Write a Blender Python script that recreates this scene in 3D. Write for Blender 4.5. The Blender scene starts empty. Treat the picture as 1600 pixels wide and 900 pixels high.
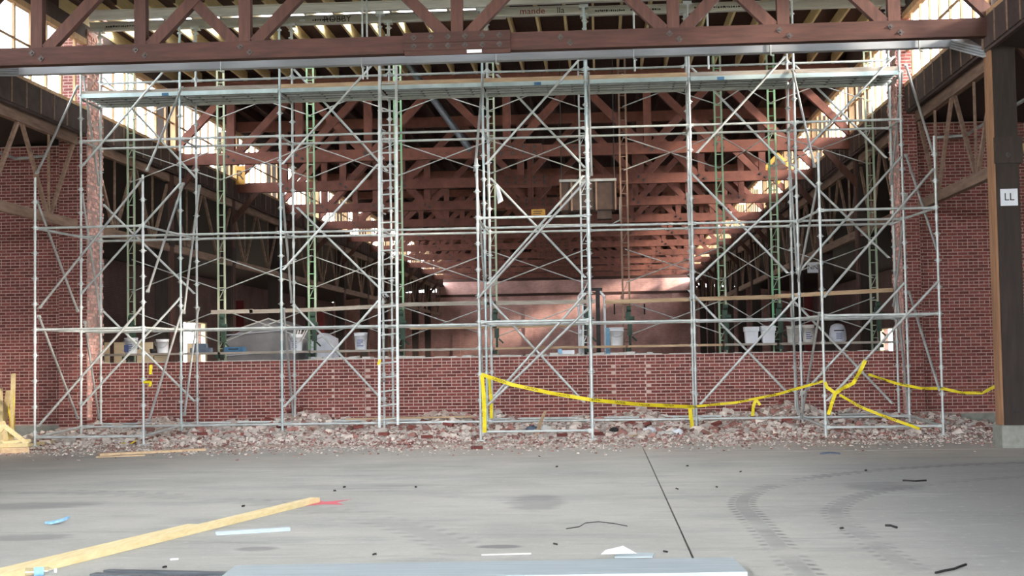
import bpy, math, random
from mathutils import Vector, Matrix
random.seed(7)
SC = bpy.context.scene
COL = SC.collection

# ------------------------------------------------------------------ camera
FPX, HCAM = 2140.0, 1.62
_t = Vector((1, 0.0163, 0)); _y = Vector(((938-800)/FPX, -(553-450)/FPX, -1)).normalized()
_z = _t.cross(_y).normalized(); _x = _y.cross(_z)
W2C = Matrix((( _x[0], _y[0], _z[0]), (_x[1], _y[1], _z[1]), (_x[2], _y[2], _z[2])))
cam_d = bpy.data.cameras.new('camera'); cam = bpy.data.objects.new('camera', cam_d); COL.objects.link(cam)
cam_d.sensor_width = 36.0; cam_d.lens = FPX/1600*36.0; cam_d.clip_end = 600
cam.matrix_world = Matrix.Translation((0, 0, HCAM)) @ W2C.transposed().to_4x4()
SC.camera = cam

# ------------------------------------------------------------------ world, light, exposure
w = bpy.data.worlds.new('sky'); SC.world = w; w.use_nodes = True
bg = w.node_tree.nodes['Background']
bg.inputs[0].default_value = (0.90, 0.95, 1.0, 1); bg.inputs[1].default_value = 1.0
sun_d = bpy.data.lights.new('sun', 'SUN'); sun = bpy.data.objects.new('sun', sun_d); COL.objects.link(sun)
sun_d.energy = 0.9; sun_d.angle = math.radians(6); sun_d.color = (1.0, 0.88, 0.74)          # hazy sun from the right, through the clerestory
_el, _az = math.radians(18), math.radians(24)
sun.rotation_euler = Vector((-math.cos(_el)*math.cos(_az), math.cos(_el)*math.sin(_az), -math.sin(_el))).to_track_quat('-Z', 'Y').to_euler()
SC.view_settings.view_transform = 'Standard'; SC.view_settings.look = 'None'
SC.view_settings.exposure = 4.15; SC.view_settings.gamma = 1.0
SC.view_settings.use_curve_mapping = False
SC.cycles.max_bounces = 8; SC.cycles.diffuse_bounces = 5; SC.cycles.transparent_max_bounces = 24

# ------------------------------------------------------------------ picture point -> place
def _ray(x, y): return W2C.transposed() @ Vector(((x-800)/FPX, -(y-450)/FPX, -1))
def atY(x, y, Y): d = _ray(x, y); return Vector((0, 0, HCAM)) + d*(Y/d.y)
def atZ(x, y, z=0.0): d = _ray(x, y); return Vector((0, 0, HCAM)) + d*((z-HCAM)/d.z)
def atX(x, y, X): d = _ray(x, y); return Vector((0, 0, HCAM)) + d*(X/d.x)

# ------------------------------------------------------------------ mesh builder
class MB:
    def __init__(s): s.v = []; s.f = []; s.sm = []
    def add(s, vs, fs, smooth=False):
        o = len(s.v); s.v += [tuple(p) for p in vs]
        for q in fs: s.f.append([i+o for i in q]); s.sm.append(smooth)
        return s
    def obox(s, c, a, b, d):
        c, a, b, d = Vector(c), Vector(a), Vector(b), Vector(d)
        vs = [c+i*a+j*b+k*d for i in (-1, 1) for j in (-1, 1) for k in (-1, 1)]
        return s.add(vs, [(0,1,3,2), (4,6,7,5), (0,4,5,1), (2,3,7,6), (0,2,6,4), (1,5,7,3)])
    def box(s, x0, x1, y0, y1, z0, z1):
        return s.obox(((x0+x1)/2, (y0+y1)/2, (z0+z1)/2), ((x1-x0)/2,0,0), (0,(y1-y0)/2,0), (0,0,(z1-z0)/2))
    def bar(s, p, q, wd, hg, side=(0, 1, 0)):
        p, q = Vector(p), Vector(q); d = (q-p); n = d.normalized(); sd = Vector(side); sd = (sd - n*sd.dot(n)).normalized(); up = n.cross(sd)
        return s.obox((p+q)/2, d/2, sd*wd/2, up*hg/2)
    def tube(s, p, q, r, n=8, r2=None):
        p, q = Vector(p), Vector(q); r2 = r if r2 is None else r2
        d = (q-p).normalized(); a = d.orthogonal().normalized(); b = d.cross(a)
        vs = []
        for c, rr in ((p, r), (q, r2)):
            for i in range(n): t = 2*math.pi*i/n; vs.append(c + (a*math.cos(t)+b*math.sin(t))*rr)
        s.add(vs, [(i, (i+1) % n, n+(i+1) % n, n+i) for i in range(n)], True)
        return s.add(vs, [tuple(range(n-1, -1, -1)), tuple(range(n, 2*n))])
    def path(s, pts, r, n=6):
        for a, b in zip(pts, pts[1:]): s.tube(a, b, r, n)
        return s
    def lathe(s, c, prof, n=20):
        c = Vector(c); vs = []; m = len(prof)
        for r, z in prof:
            for i in range(n): t = 2*math.pi*i/n; vs.append(c+Vector((r*math.cos(t), r*math.sin(t), z)))
        fs = [(j*n+i, j*n+(i+1) % n, (j+1)*n+(i+1) % n, (j+1)*n+i) for j in range(m-1) for i in range(n)]
        s.add(vs, fs, True)
        return s.add(vs, [tuple(range(n-1, -1, -1)), tuple(range((m-1)*n, m*n))])
    def prism(s, poly, d):            # poly: list of 3D points, extruded by d
        n = len(poly); poly = [Vector(p) for p in poly]; d = Vector(d); vs = poly+[p+d for p in poly]
        return s.add(vs, [tuple(range(n-1, -1, -1)), tuple(range(n, 2*n))]+[(i, (i+1) % n, n+(i+1) % n, n+i) for i in range(n)])
    def ribbon(s, pts, wv, th=0.004):
        pts = [Vector(p) for p in pts]
        for i in range(len(pts)-1):
            p, q = pts[i], pts[i+1]; w0 = Vector(wv[i])/2; w1 = Vector(wv[i+1])/2
            nrm = (q-p).cross(w0)
            nrm = nrm.normalized()*th/2 if nrm.length > 1e-9 else Vector((0, th/2, 0))
            s.add([p-w0-nrm, p+w0-nrm, q+w1-nrm, q-w1-nrm, p-w0+nrm, p+w0+nrm, q+w1+nrm, q-w1+nrm],
                  [(0,1,2,3), (7,6,5,4), (0,4,5,1), (1,5,6,2), (2,6,7,3), (3,7,4,0)])
        return s
    def mesh(s, name, mat, off=(0, 0, 0)):
        me = bpy.data.meshes.new(name); o = Vector(off)
        me.from_pydata([tuple(Vector(p)-o) for p in s.v], [], s.f)
        if any(s.sm): me.polygons.foreach_set('use_smooth', s.sm)
        if mat: me.materials.append(mat)
        me.update(); return me
    def build(s, name, mat, parent=None, origin=None):
        if parent is not None: off = WL[parent.name]
        else: off = Vector(origin) if origin is not None else Vector((0, 0, 0))
        o = bpy.data.objects.new(name, s.mesh(name, mat, off)); COL.objects.link(o); WL[o.name] = off
        if parent is not None: o.parent = parent
        else: o.location = off
        return o
WL = {}
def thing(name, label, cat, loc=(0, 0, 0), group=None):
    o = bpy.data.objects.new(name, None); COL.objects.link(o); o.location = loc; o.empty_display_size = 0.2
    WL[o.name] = Vector(loc); return tag(o, label, cat, group)
def tag(o, label, cat, group=None):
    o['label'] = label; o['category'] = cat
    if group: o['group'] = group
    return o
def struct(o): o['kind'] = 'structure'; return o
def stuff(o): o['kind'] = 'stuff'; return o
def shared(me, name, loc, parent, rot=None, scale=None):
    o = bpy.data.objects.new(name, me); COL.objects.link(o); o.location = Vector(loc)-WL[parent.name]; o.parent = parent
    if rot: o.rotation_euler = rot
    if scale: o.scale = scale
    WL[o.name] = Vector(loc); return o
def copy_tree(o, loc=None, parent=None):
    c = o.copy(); COL.objects.link(c); c.parent = parent
    if loc is not None: c.location = loc
    for ch in list(o.children): copy_tree(ch, None, c)
    return c
ORD = ['first', 'second', 'third', 'fourth', 'fifth', 'sixth', 'seventh', 'eighth', 'ninth', 'tenth', 'eleventh', 'twelfth', 'thirteenth']
def text_mesh(body, size, mat, name):
    cu = bpy.data.curves.new(name, 'FONT'); cu.body = body; cu.size = size; cu.extrude = 0.002; cu.align_x = 'CENTER'; cu.align_y = 'CENTER'; cu.resolution_u = 2
    o = bpy.data.objects.new(name, cu); COL.objects.link(o)
    bpy.context.view_layer.update()
    me = bpy.data.meshes.new_from_object(o.evaluated_get(bpy.context.evaluated_depsgraph_get()))
    bpy.data.objects.remove(o); me.name = name; me.materials.clear(); me.materials.append(mat); return me
def put_text(body, size, mat, name, loc, parent, rot=(math.pi/2, 0, 0)):
    return shared(text_mesh(body, size, mat, name), name, loc, parent, rot)

# ------------------------------------------------------------------ materials
def mat(name, col, col2=None, rough=0.7, metal=0.0, nscale=6.0, rnd=0.0, bump=0.0, stretch=(1, 1, 1), bscale=None, detail=5.0, spec=0.3):
    m = bpy.data.materials.new(name); m.use_nodes = True; nt = m.node_tree; N = nt.nodes; L = nt.links
    b = N['Principled BSDF']; b.inputs['Roughness'].default_value = rough; b.inputs['Metallic'].default_value = metal
    b.inputs['Specular IOR Level'].default_value = spec
    if col2 is None: col2 = tuple(c*0.72 for c in col)
    tc = N.new('ShaderNodeTexCoord'); oi = N.new('ShaderNodeObjectInfo'); ge = N.new('ShaderNodeNewGeometry')
    va = N.new('ShaderNodeVectorMath'); va.operation = 'MULTIPLY'; va.inputs[1].default_value = stretch; L.new(tc.outputs['Object'], va.inputs[0])
    ad = N.new('ShaderNodeMath'); ad.operation = 'ADD'; L.new(oi.outputs['Random'], ad.inputs[0]); L.new(ge.outputs['Random Per Island'], ad.inputs[1])
    fr = N.new('ShaderNodeMath'); fr.operation = 'FRACT'; L.new(ad.outputs[0], fr.inputs[0])
    ml = N.new('ShaderNodeMath'); ml.operation = 'MULTIPLY'; ml.inputs[1].default_value = 37.0; L.new(fr.outputs[0], ml.inputs[0])
    v2 = N.new('ShaderNodeVectorMath'); v2.operation = 'ADD'; L.new(va.outputs[0], v2.inputs[0]); L.new(ml.outputs[0], v2.inputs[1])
    no = N.new('ShaderNodeTexNoise'); no.inputs['Scale'].default_value = nscale; no.inputs['Detail'].default_value = detail; no.inputs['Roughness'].default_value = 0.62
    L.new(v2.outputs[0], no.inputs['Vector'])
    mr = N.new('ShaderNodeMapRange'); mr.inputs[1].default_value = 0.32; mr.inputs[2].default_value = 0.68; L.new(no.outputs['Fac'], mr.inputs[0])
    mx = N.new('ShaderNodeMix'); mx.data_type = 'RGBA'; mx.inputs[6].default_value = (*col2, 1); mx.inputs[7].default_value = (*col, 1); L.new(mr.outputs[0], mx.inputs[0])
    out = mx.outputs[2]
    if rnd > 0:
        hs = N.new('ShaderNodeHueSaturation'); r2 = N.new('ShaderNodeMapRange'); r2.inputs[3].default_value = 1-rnd; r2.inputs[4].default_value = 1+rnd
        L.new(fr.outputs[0], r2.inputs[0]); L.new(r2.outputs[0], hs.inputs['Value']); L.new(out, hs.inputs['Color']); out = hs.outputs[0]
    L.new(out, b.inputs['Base Color'])
    if bump > 0:
        bu = N.new('ShaderNodeBump'); bu.inputs['Strength'].default_value = bump; bu.inputs['Distance'].default_value = 0.02
        if bscale:
            n2 = N.new('ShaderNodeTexNoise'); n2.inputs['Scale'].default_value = bscale; n2.inputs['Detail'].default_value = 4; L.new(v2.outputs[0], n2.inputs['Vector']); L.new(n2.outputs['Fac'], bu.inputs['Height'])
        else: L.new(no.outputs['Fac'], bu.inputs['Height'])
        L.new(bu.outputs[0], b.inputs['Normal'])
    return m
M = {}
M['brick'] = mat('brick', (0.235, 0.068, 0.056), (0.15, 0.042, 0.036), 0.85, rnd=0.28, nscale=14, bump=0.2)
M['brick_shaded'] = mat('brick_shaded', (0.19, 0.058, 0.050), (0.125, 0.037, 0.034), 0.85, rnd=0.30, nscale=14, bump=0.2)  # brick of the left wall, darkened to paint its shade in
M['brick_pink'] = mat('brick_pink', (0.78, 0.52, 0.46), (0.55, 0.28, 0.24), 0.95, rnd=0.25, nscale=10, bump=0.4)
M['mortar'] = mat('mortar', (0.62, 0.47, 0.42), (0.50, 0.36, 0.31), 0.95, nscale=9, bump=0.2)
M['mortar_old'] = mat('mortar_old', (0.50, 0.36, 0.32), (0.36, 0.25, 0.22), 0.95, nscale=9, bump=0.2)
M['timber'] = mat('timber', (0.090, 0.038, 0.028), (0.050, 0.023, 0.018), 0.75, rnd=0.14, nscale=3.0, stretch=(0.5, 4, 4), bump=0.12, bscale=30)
M['timber_v'] = mat('timber_v', (0.108, 0.048, 0.035), (0.062, 0.029, 0.023), 0.75, rnd=0.16, nscale=3.0, stretch=(4, 4, 0.5), bump=0.12, bscale=30)
M['timber_y'] = mat('timber_y', (0.30, 0.20, 0.145), (0.17, 0.105, 0.075), 0.8, rnd=0.2, nscale=3.0, stretch=(4, 0.5, 4), bump=0.12, bscale=30)
M['timber_dark'] = mat('timber_dark', (0.055, 0.040, 0.034), (0.035, 0.026, 0.022), 0.8, rnd=0.15, nscale=3.0, stretch=(4, 4, 0.5))
M['board_dark'] = mat('board_dark', (0.085, 0.058, 0.050), (0.055, 0.038, 0.034), 0.85, rnd=0.2, nscale=5)
M['lit_side_wood'] = mat('lit_side_wood', (0.36, 0.19, 0.10), (0.22, 0.115, 0.065), 0.75, nscale=3, stretch=(4, 4, 0.5))  # column wood with warm daylight painted into the colour
M['deck'] = mat('deck', (0.075, 0.036, 0.028), (0.045, 0.023, 0.019), 0.85, nscale=4, stretch=(6, 0.6, 1))
M['lumber'] = mat('lumber', (0.76, 0.64, 0.37), (0.66, 0.51, 0.26), 0.7, rnd=0.12, nscale=2.5, stretch=(8, 1.2, 8), bump=0.05)
M['lumber_x'] = mat('lumber_x', (0.58, 0.42, 0.26), (0.40, 0.27, 0.16), 0.7, rnd=0.18, nscale=2.5, stretch=(1.0, 8, 8), bump=0.05)
M['plank_grey'] = mat('plank_grey', (0.42, 0.38, 0.33), (0.27, 0.23, 0.19), 0.8, rnd=0.15, nscale=2.5, stretch=(1.0, 8, 8))
M['frame_wood'] = mat('frame_wood', (0.58, 0.38, 0.21), (0.40, 0.24, 0.12), 0.7, rnd=0.15, nscale=3, stretch=(4, 4, 0.6))
M['galv'] = mat('galv', (0.60, 0.63, 0.615), (0.40, 0.43, 0.42), 0.42, metal=0.25, nscale=5, rnd=0.12, spec=0.5)
M['galv_dull'] = mat('galv_dull', (0.46, 0.47, 0.45), (0.30, 0.30, 0.29), 0.5, metal=0.25, nscale=5, rnd=0.15, spec=0.5)
M['galv_blue'] = mat('galv_blue', (0.50, 0.62, 0.62), (0.34, 0.42, 0.43), 0.42, metal=0.25, nscale=2, rnd=0.12, spec=0.5)
M['alu'] = mat('alu', (0.60, 0.59, 0.55), (0.46, 0.45, 0.42), 0.5, metal=0.2, nscale=3, stretch=(0.6, 5, 5), rnd=0.08)
M['channel'] = mat('channel', (0.42, 0.44, 0.46), (0.34, 0.36, 0.38), 0.55, nscale=2, stretch=(0.5, 4, 4))
M['steel_stud'] = mat('steel_stud', (0.44, 0.50, 0.52), (0.34, 0.39, 0.41), 0.5, metal=0.15, nscale=3, stretch=(0.5, 6, 6), spec=0.5)
M['steel_dark'] = mat('steel_dark', (0.14, 0.16, 0.18), (0.09, 0.10, 0.115), 0.4, metal=0.5, nscale=3, stretch=(0.5, 6, 6), spec=0.5)
M['mast'] = mat('mast', (0.44, 0.45, 0.33), (0.26, 0.36, 0.25), 0.5, nscale=0.9, rnd=0.12, detail=2)
M['mast_green'] = mat('mast_green', (0.16, 0.42, 0.22), (0.40, 0.42, 0.32), 0.5, nscale=0.6, rnd=0.1, detail=2)
M['mast_rust'] = mat('mast_rust', (0.26, 0.17, 0.12), (0.17, 0.10, 0.07), 0.6, nscale=3, rnd=0.1)
M['winch'] = mat('winch', (0.045, 0.09, 0.06), (0.03, 0.045, 0.035), 0.6, nscale=6)
M['iron'] = mat('iron', (0.045, 0.04, 0.04), (0.025, 0.022, 0.022), 0.55, metal=0.4, nscale=8)
M['bolt'] = mat('bolt', (0.10, 0.085, 0.08), (0.05, 0.04, 0.038), 0.5, metal=0.5, nscale=20)
M['white'] = mat('white', (0.74, 0.76, 0.79), (0.66, 0.68, 0.72), 0.5, nscale=5)
M['offwhite'] = mat('offwhite', (0.62, 0.60, 0.56), (0.5, 0.48, 0.45), 0.6, nscale=5, rnd=0.1)
M['bag'] = mat('bag', (0.58, 0.60, 0.66), (0.42, 0.44, 0.52), 0.45, nscale=4)
M['print_blue'] = mat('print_blue', (0.10, 0.13, 0.30), None, 0.6)
M['black'] = mat('black', (0.02, 0.02, 0.02), None, 0.6)
M['ink_red'] = mat('ink_red', (0.30, 0.03, 0.03), None, 0.7)
M['paint_red'] = mat('paint_red', (0.75, 0.10, 0.16), (0.6, 0.2, 0.2), 0.8, nscale=30)
M['panel_red'] = mat('panel_red', (0.13, 0.012, 0.012), None, 0.6)
M['tape'] = mat('tape', (0.80, 0.66, 0.02), (0.70, 0.55, 0.02), 0.45, nscale=6)
M['plywood'] = mat('plywood', (0.62, 0.50, 0.34), (0.52, 0.41, 0.27), 0.75, nscale=3, stretch=(1, 1, 6))
M['tarp'] = mat('tarp', (0.24, 0.235, 0.24), (0.17, 0.165, 0.17), 0.7, nscale=2, bump=0.3)
M['blue'] = mat('blue', (0.06, 0.17, 0.30), (0.04, 0.10, 0.19), 0.6, nscale=5)
M['glove'] = mat('glove', (0.32, 0.56, 0.75), (0.2, 0.4, 0.6), 0.7, nscale=20)
M['rag'] = mat('rag', (0.14, 0.18, 0.24), (0.08, 0.10, 0.14), 0.9, nscale=10, bump=0.5)
M['yellow_sign'] = mat('yellow_sign', (0.55, 0.30, 0.06), (0.45, 0.24, 0.05), 0.6)
M['concrete'] = mat('concrete', (0.30, 0.30, 0.27), (0.19, 0.20, 0.17), 0.9, nscale=5, bump=0.2)
M['rubble'] = mat('rubble', (0.62, 0.56, 0.50), (0.46, 0.39, 0.35), 0.95, rnd=0.35, nscale=9, bump=0.3)
M['rubble_red'] = mat('rubble_red', (0.36, 0.19, 0.16), (0.24, 0.11, 0.095), 0.95, rnd=0.42, nscale=9, bump=0.3)
M['dust'] = mat('dust', (0.46, 0.37, 0.31), (0.30, 0.22, 0.19), 0.95, nscale=7, bump=0.8, bscale=18)
M['heater'] = mat('heater', (0.075, 0.045, 0.033), (0.035, 0.024, 0.02), 0.6, nscale=4)
M['aisle_brick'] = mat('aisle_brick', (0.10, 0.055, 0.048), (0.07, 0.038, 0.034), 0.9, nscale=3)
M['grass'] = mat('grass', (0.16, 0.20, 0.08), (0.22, 0.19, 0.13), 0.95, nscale=0.3)
def clear_plastic():
    m = bpy.data.materials.new('clear_plastic'); m.use_nodes = True; nt = m.node_tree; N = nt.nodes; L = nt.links; N.remove(N['Principled BSDF'])
    t = N.new('ShaderNodeBsdfTransparent'); g = N.new('ShaderNodeBsdfGlossy'); g.inputs['Roughness'].default_value = 0.15; g.inputs['Color'].default_value = (0.9, 0.95, 1, 1)
    no = N.new('ShaderNodeTexNoise'); no.inputs['Scale'].default_value = 2.0
    cr = N.new('ShaderNodeMapRange'); cr.inputs[3].default_value = 0.82; cr.inputs[4].default_value = 0.98; L.new(no.outputs['Fac'], cr.inputs[0]); L.new(cr.outputs[0], t.inputs['Color'])
    mx = N.new('ShaderNodeMixShader'); mx.inputs[0].default_value = 0.08; L.new(t.outputs[0], mx.inputs[1]); L.new(g.outputs[0], mx.inputs[2]); L.new(mx.outputs[0], N['Material Output'].inputs[0]); return m
M['pane'] = clear_plastic()
def far_brick(name, c1, c2, mo, sc=1.0):
    m = bpy.data.materials.new(name); m.use_nodes = True; nt = m.node_tree; N = nt.nodes; L = nt.links; b = N['Principled BSDF']; b.inputs['Roughness'].default_value = 0.9
    tc = N.new('ShaderNodeTexCoord'); sp = N.new('ShaderNodeSeparateXYZ'); L.new(tc.outputs['Object'], sp.inputs[0])
    ad = N.new('ShaderNodeMath'); L.new(sp.outputs[0], ad.inputs[0]); L.new(sp.outputs[1], ad.inputs[1])
    cb = N.new('ShaderNodeCombineXYZ'); L.new(ad.outputs[0], cb.inputs[0]); L.new(sp.outputs[2], cb.inputs[1])
    br = N.new('ShaderNodeTexBrick'); br.inputs['Scale'].default_value = 1.0; br.inputs['Brick Width'].default_value = 0.2055*sc; br.inputs['Row Height'].default_value = 0.0678*sc; br.inputs['Mortar Size'].default_value = 0.006*sc
    br.inputs['Color1'].default_value = (*c1, 1); br.inputs['Color2'].default_value = (*c2, 1); br.inputs['Mortar'].default_value = (*mo, 1); L.new(cb.outputs[0], br.inputs['Vector'])
    no = N.new('ShaderNodeTexNoise'); no.inputs['Scale'].default_value = 0.9; no.inputs['Detail'].default_value = 8; L.new(tc.outputs['Object'], no.inputs['Vector'])
    mr = N.new('ShaderNodeMapRange'); mr.inputs[1].default_value = 0.3; mr.inputs[2].default_value = 0.7; mr.inputs[3].default_value = 0.7; mr.inputs[4].default_value = 1.25; L.new(no.outputs['Fac'], mr.inputs[0])
    hs = N.new('ShaderNodeHueSaturation'); L.new(br.outputs['Color'], hs.inputs['Color']); L.new(mr.outputs[0], hs.inputs['Value']); L.new(hs.outputs[0], b.inputs['Base Color']); return m
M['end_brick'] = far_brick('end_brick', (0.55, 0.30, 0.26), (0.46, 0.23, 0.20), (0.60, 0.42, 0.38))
M['timber_lit'] = mat('timber_lit', (0.215, 0.082, 0.058), (0.125, 0.048, 0.036), 0.75, rnd=0.14, nscale=3.0, stretch=(1, 4, 1), bump=0.12, bscale=30)  # timber of the far trusses, lightened and reddened to paint daylight in
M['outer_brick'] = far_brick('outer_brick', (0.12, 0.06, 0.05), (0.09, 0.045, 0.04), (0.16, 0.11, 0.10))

def floor_material():
    m = bpy.data.materials.new('worn_concrete'); m.use_nodes = True; nt = m.node_tree; N = nt.nodes; L = nt.links; b = N['Principled BSDF']
    b.inputs['Roughness'].default_value = 0.72; b.inputs['Specular IOR Level'].default_value = 0.25
    tc = N.new('ShaderNodeTexCoord'); P = tc.outputs['Object']
    def math_(op, a, c=None, d=None):
        n = N.new('ShaderNodeMath'); n.operation = op
        for i, x in enumerate((a, c, d)):
            if x is None: continue
            if isinstance(x, (int, float)): n.inputs[i].default_value = x
            else: L.new(x, n.inputs[i])
        return n.outputs[0]
    def noise(scale, stretch=(1, 1, 1), det=6, off=0.0, rough=0.6):
        v = N.new('ShaderNodeVectorMath'); v.operation = 'MULTIPLY_ADD'; v.inputs[1].default_value = stretch; v.inputs[2].default_value = (off, off, off); L.new(P, v.inputs[0])
        n = N.new('ShaderNodeTexNoise'); n.inputs['Scale'].default_value = scale; n.inputs['Detail'].default_value = det; n.inputs['Roughness'].default_value = rough; L.new(v.outputs[0], n.inputs['Vector']); return n.outputs['Fac']
    def rng(x, a, c, lo=0.0, hi=1.0):
        n = N.new('ShaderNodeMapRange'); n.inputs[1].default_value = a; n.inputs[2].default_value = c; n.inputs[3].default_value = lo; n.inputs[4].default_value = hi; L.new(x, n.inputs[0]); return n.outputs[0]
    def mix(f, a, c):
        n = N.new('ShaderNodeMix'); n.data_type = 'RGBA'; L.new(f, n.inputs[0])
        for i, x in ((6, a), (7, c)):
            if isinstance(x, tuple): n.inputs[i].default_value = (*x, 1)
            else: L.new(x, n.inputs[i])
        return n.outputs[2]
    sp = N.new('ShaderNodeSeparateXYZ'); L.new(P, sp.inputs[0]); X, Y = sp.outputs[0], sp.outputs[1]
    base = mix(rng(noise(0.45), 0.35, 0.65), (0.37, 0.36, 0.325), (0.47, 0.455, 0.41))
    grime = math_('MULTIPLY', rng(math_('ADD', X, math_('MULTIPLY', noise(0.5, (1, 1, 1), 5, 5.0), 3.0)), 3.0, 5.0), rng(math_('ADD', Y, math_('MULTIPLY', noise(0.6, (1, 1, 1), 5, 15.0), 2.0)), 23.0, 20.5))
    base = mix(math_('MULTIPLY', grime, 0.75), base, (0.27, 0.275, 0.27))
    base = mix(math_('MULTIPLY', rng(noise(1.0, (0.40, 1.0, 1), 10, 0.0, 0.72), 0.50, 0.72), 0.65), base, (0.24, 0.24, 0.235))      # scuffs drawn out along the hall's width
    base = mix(math_('MULTIPLY', rng(noise(1.6, (0.30, 1.5, 1), 8, 9.0, 0.72), 0.56, 0.70), 0.5), base, (0.20, 0.20, 0.20))
    base = mix(math_('MULTIPLY', rng(noise(2.2, (0.3, 1.2, 1), 5, 21.0), 0.60, 0.74), 0.5), base, (0.58, 0.57, 0.53))
    base = mix(math_('MULTIPLY', rng(noise(30.0), 0.55, 0.72), 0.4), base, (0.25, 0.25, 0.24))
    base = mix(math_('MULTIPLY', rng(noise(12.0, (0.7, 1, 1), 8, 31.0, 0.75), 0.56, 0.66), 0.4), base, (0.60, 0.58, 0.53))
    # dusty pink apron below the demolition
    apron = math_('MULTIPLY', rng(Y, 19.5, 25.5), rng(noise(0.8, (1, 1, 1), 6, 3.0), 0.3, 0.6))
    base = mix(math_('MULTIPLY', apron, 0.8), base, (0.50, 0.41, 0.35))
    # tyre tracks
    def track(cx, cy, r, wd, strength, period):
        nonlocal base
        dx = math_('SUBTRACT', X, cx); dy = math_('MAXIMUM', math_('SUBTRACT', Y, cy), 0.0)
        rad = math_('SQRT', math_('ADD', math_('MULTIPLY', dx, dx), math_('MULTIPLY', dy, dy)))
        d = math_('ABSOLUTE', math_('SUBTRACT', rad, r))
        inb = rng(d, wd, wd*0.75)
        ang = math_('ADD', math_('MULTIPLY', math_('ARCTAN2', dy, math_('MULTIPLY', dx, -1.0)), r), math_('MINIMUM', Y, cy))
        tr = rng(math_('SINE', math_('ADD', math_('MULTIPLY', ang, 6.2832/period), math_('MULTIPLY', d, 9.0))), -0.1, 0.4)
        edge = rng(d, wd*0.35, wd*0.55)
        pat = math_('MAXIMUM', math_('MULTIPLY', tr, edge), math_('SUBTRACT', 0.6, math_('MULTIPLY', edge, 0.6)))
        f = math_('MULTIPLY', math_('MULTIPLY', inb, pat), math_('MULTIPLY', rng(noise(0.7, (1, 1, 1), 4, r), 0.34, 0.58), strength))
        f = math_('MULTIPLY', f, math_('LESS_THAN', X, 9.0))
        base = mix(f, base, (0.13, 0.13, 0.135))
    def stain(cx, cy, rx, ry, k):
        nonlocal base
        u = math_('DIVIDE', math_('SUBTRACT', X, cx), rx); v = math_('DIVIDE', math_('SUBTRACT', Y, cy), ry)
        q = math_('ADD', math_('ADD', math_('MULTIPLY', u, u), math_('MULTIPLY', v, v)), math_('MULTIPLY', math_('SUBTRACT', noise(3.0, (0.6, 1.2, 1), 5, cx), 0.5), 2.4))
        base = mix(math_('MULTIPLY', rng(q, 1.0, 0.3), k), base, (0.15, 0.15, 0.15))
    for sx, sy, rx, ry, k in ((400, 858, 0.20, 0.16, 0.6), (782, 854, 0.20, 0.13, 0.8), (835, 785, 0.35, 1.0, 0.45), (40, 840, 0.5, 0.3, 0.5), (60, 790, 0.9, 0.5, 0.4), (1380, 760, 0.5, 0.6, 0.5), (560, 760, 1.2, 0.5, 0.3)):
        p = atZ(sx, sy); stain(p.x, p.y, rx, ry, k)
    track(7.0, 14.3, 5.55, 0.17, 0.8, 0.22)

    track(7.0, 13.2, 4.75, 0.16, 0.6, 0.22)
    track(9.2, 12.0, 5.0, 0.17, 0.55, 0.25)
    track(-9.0, 9.0, 8.2, 0.30, 0.3, 0.30)
    L.new(base, b.inputs['Base Color'])
    bu = N.new('ShaderNodeBump'); bu.inputs['Strength'].default_value = 0.15; bu.inputs['Distance'].default_value = 0.01; L.new(noise(8.0), bu.inputs['Height']); L.new(bu.outputs[0], b.inputs['Normal'])
    return m
M['floor'] = floor_material()

# ------------------------------------------------------------------ main dimensions
XC = -2.30; HALF = 9.05; XL, XR = XC-HALF, XC+HALF          # timber column lines
JL, JR = -10.97, 6.27                                        # jambs of the opening
YW = 29.0; YE = 97.0                                         # dividing wall, end wall
YT = [22.75]+[35.1+6.1*i for i in range(10)]                 # roof trusses
YB = [16.8, 22.9]+[29.0+6.1*i for i in range(12)]            # bay lines
XOL, XOR = -19.0, 14.5                                       # outer walls of the aisles
ZB = 6.72                                                    # underside of trusses
BH, BL = 0.0678, 0.2055

# ================================================================== THE SETTING
g = struct(MB().box(-150, 150, -120, 260, -0.40, -0.30).build('ground', M['grass']))
JX = 0.70
floor = struct(MB().box(XOL-0.3, XOR+0.3, -9, YE+0.3, -0.29, -0.03).build('floor', M['concrete']))
for (x0, x1, y0, y1) in ((XOL-0.3, JX-0.009, -9, YE+0.3), (JX+0.009, XOR+0.3, -9, 22.45), (JX+0.009, XOR+0.3, 22.48, YE+0.3)):
    MB().box(x0, x1, y0, y1, -0.03, 0.0).build('slab', M['floor'], floor)

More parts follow.
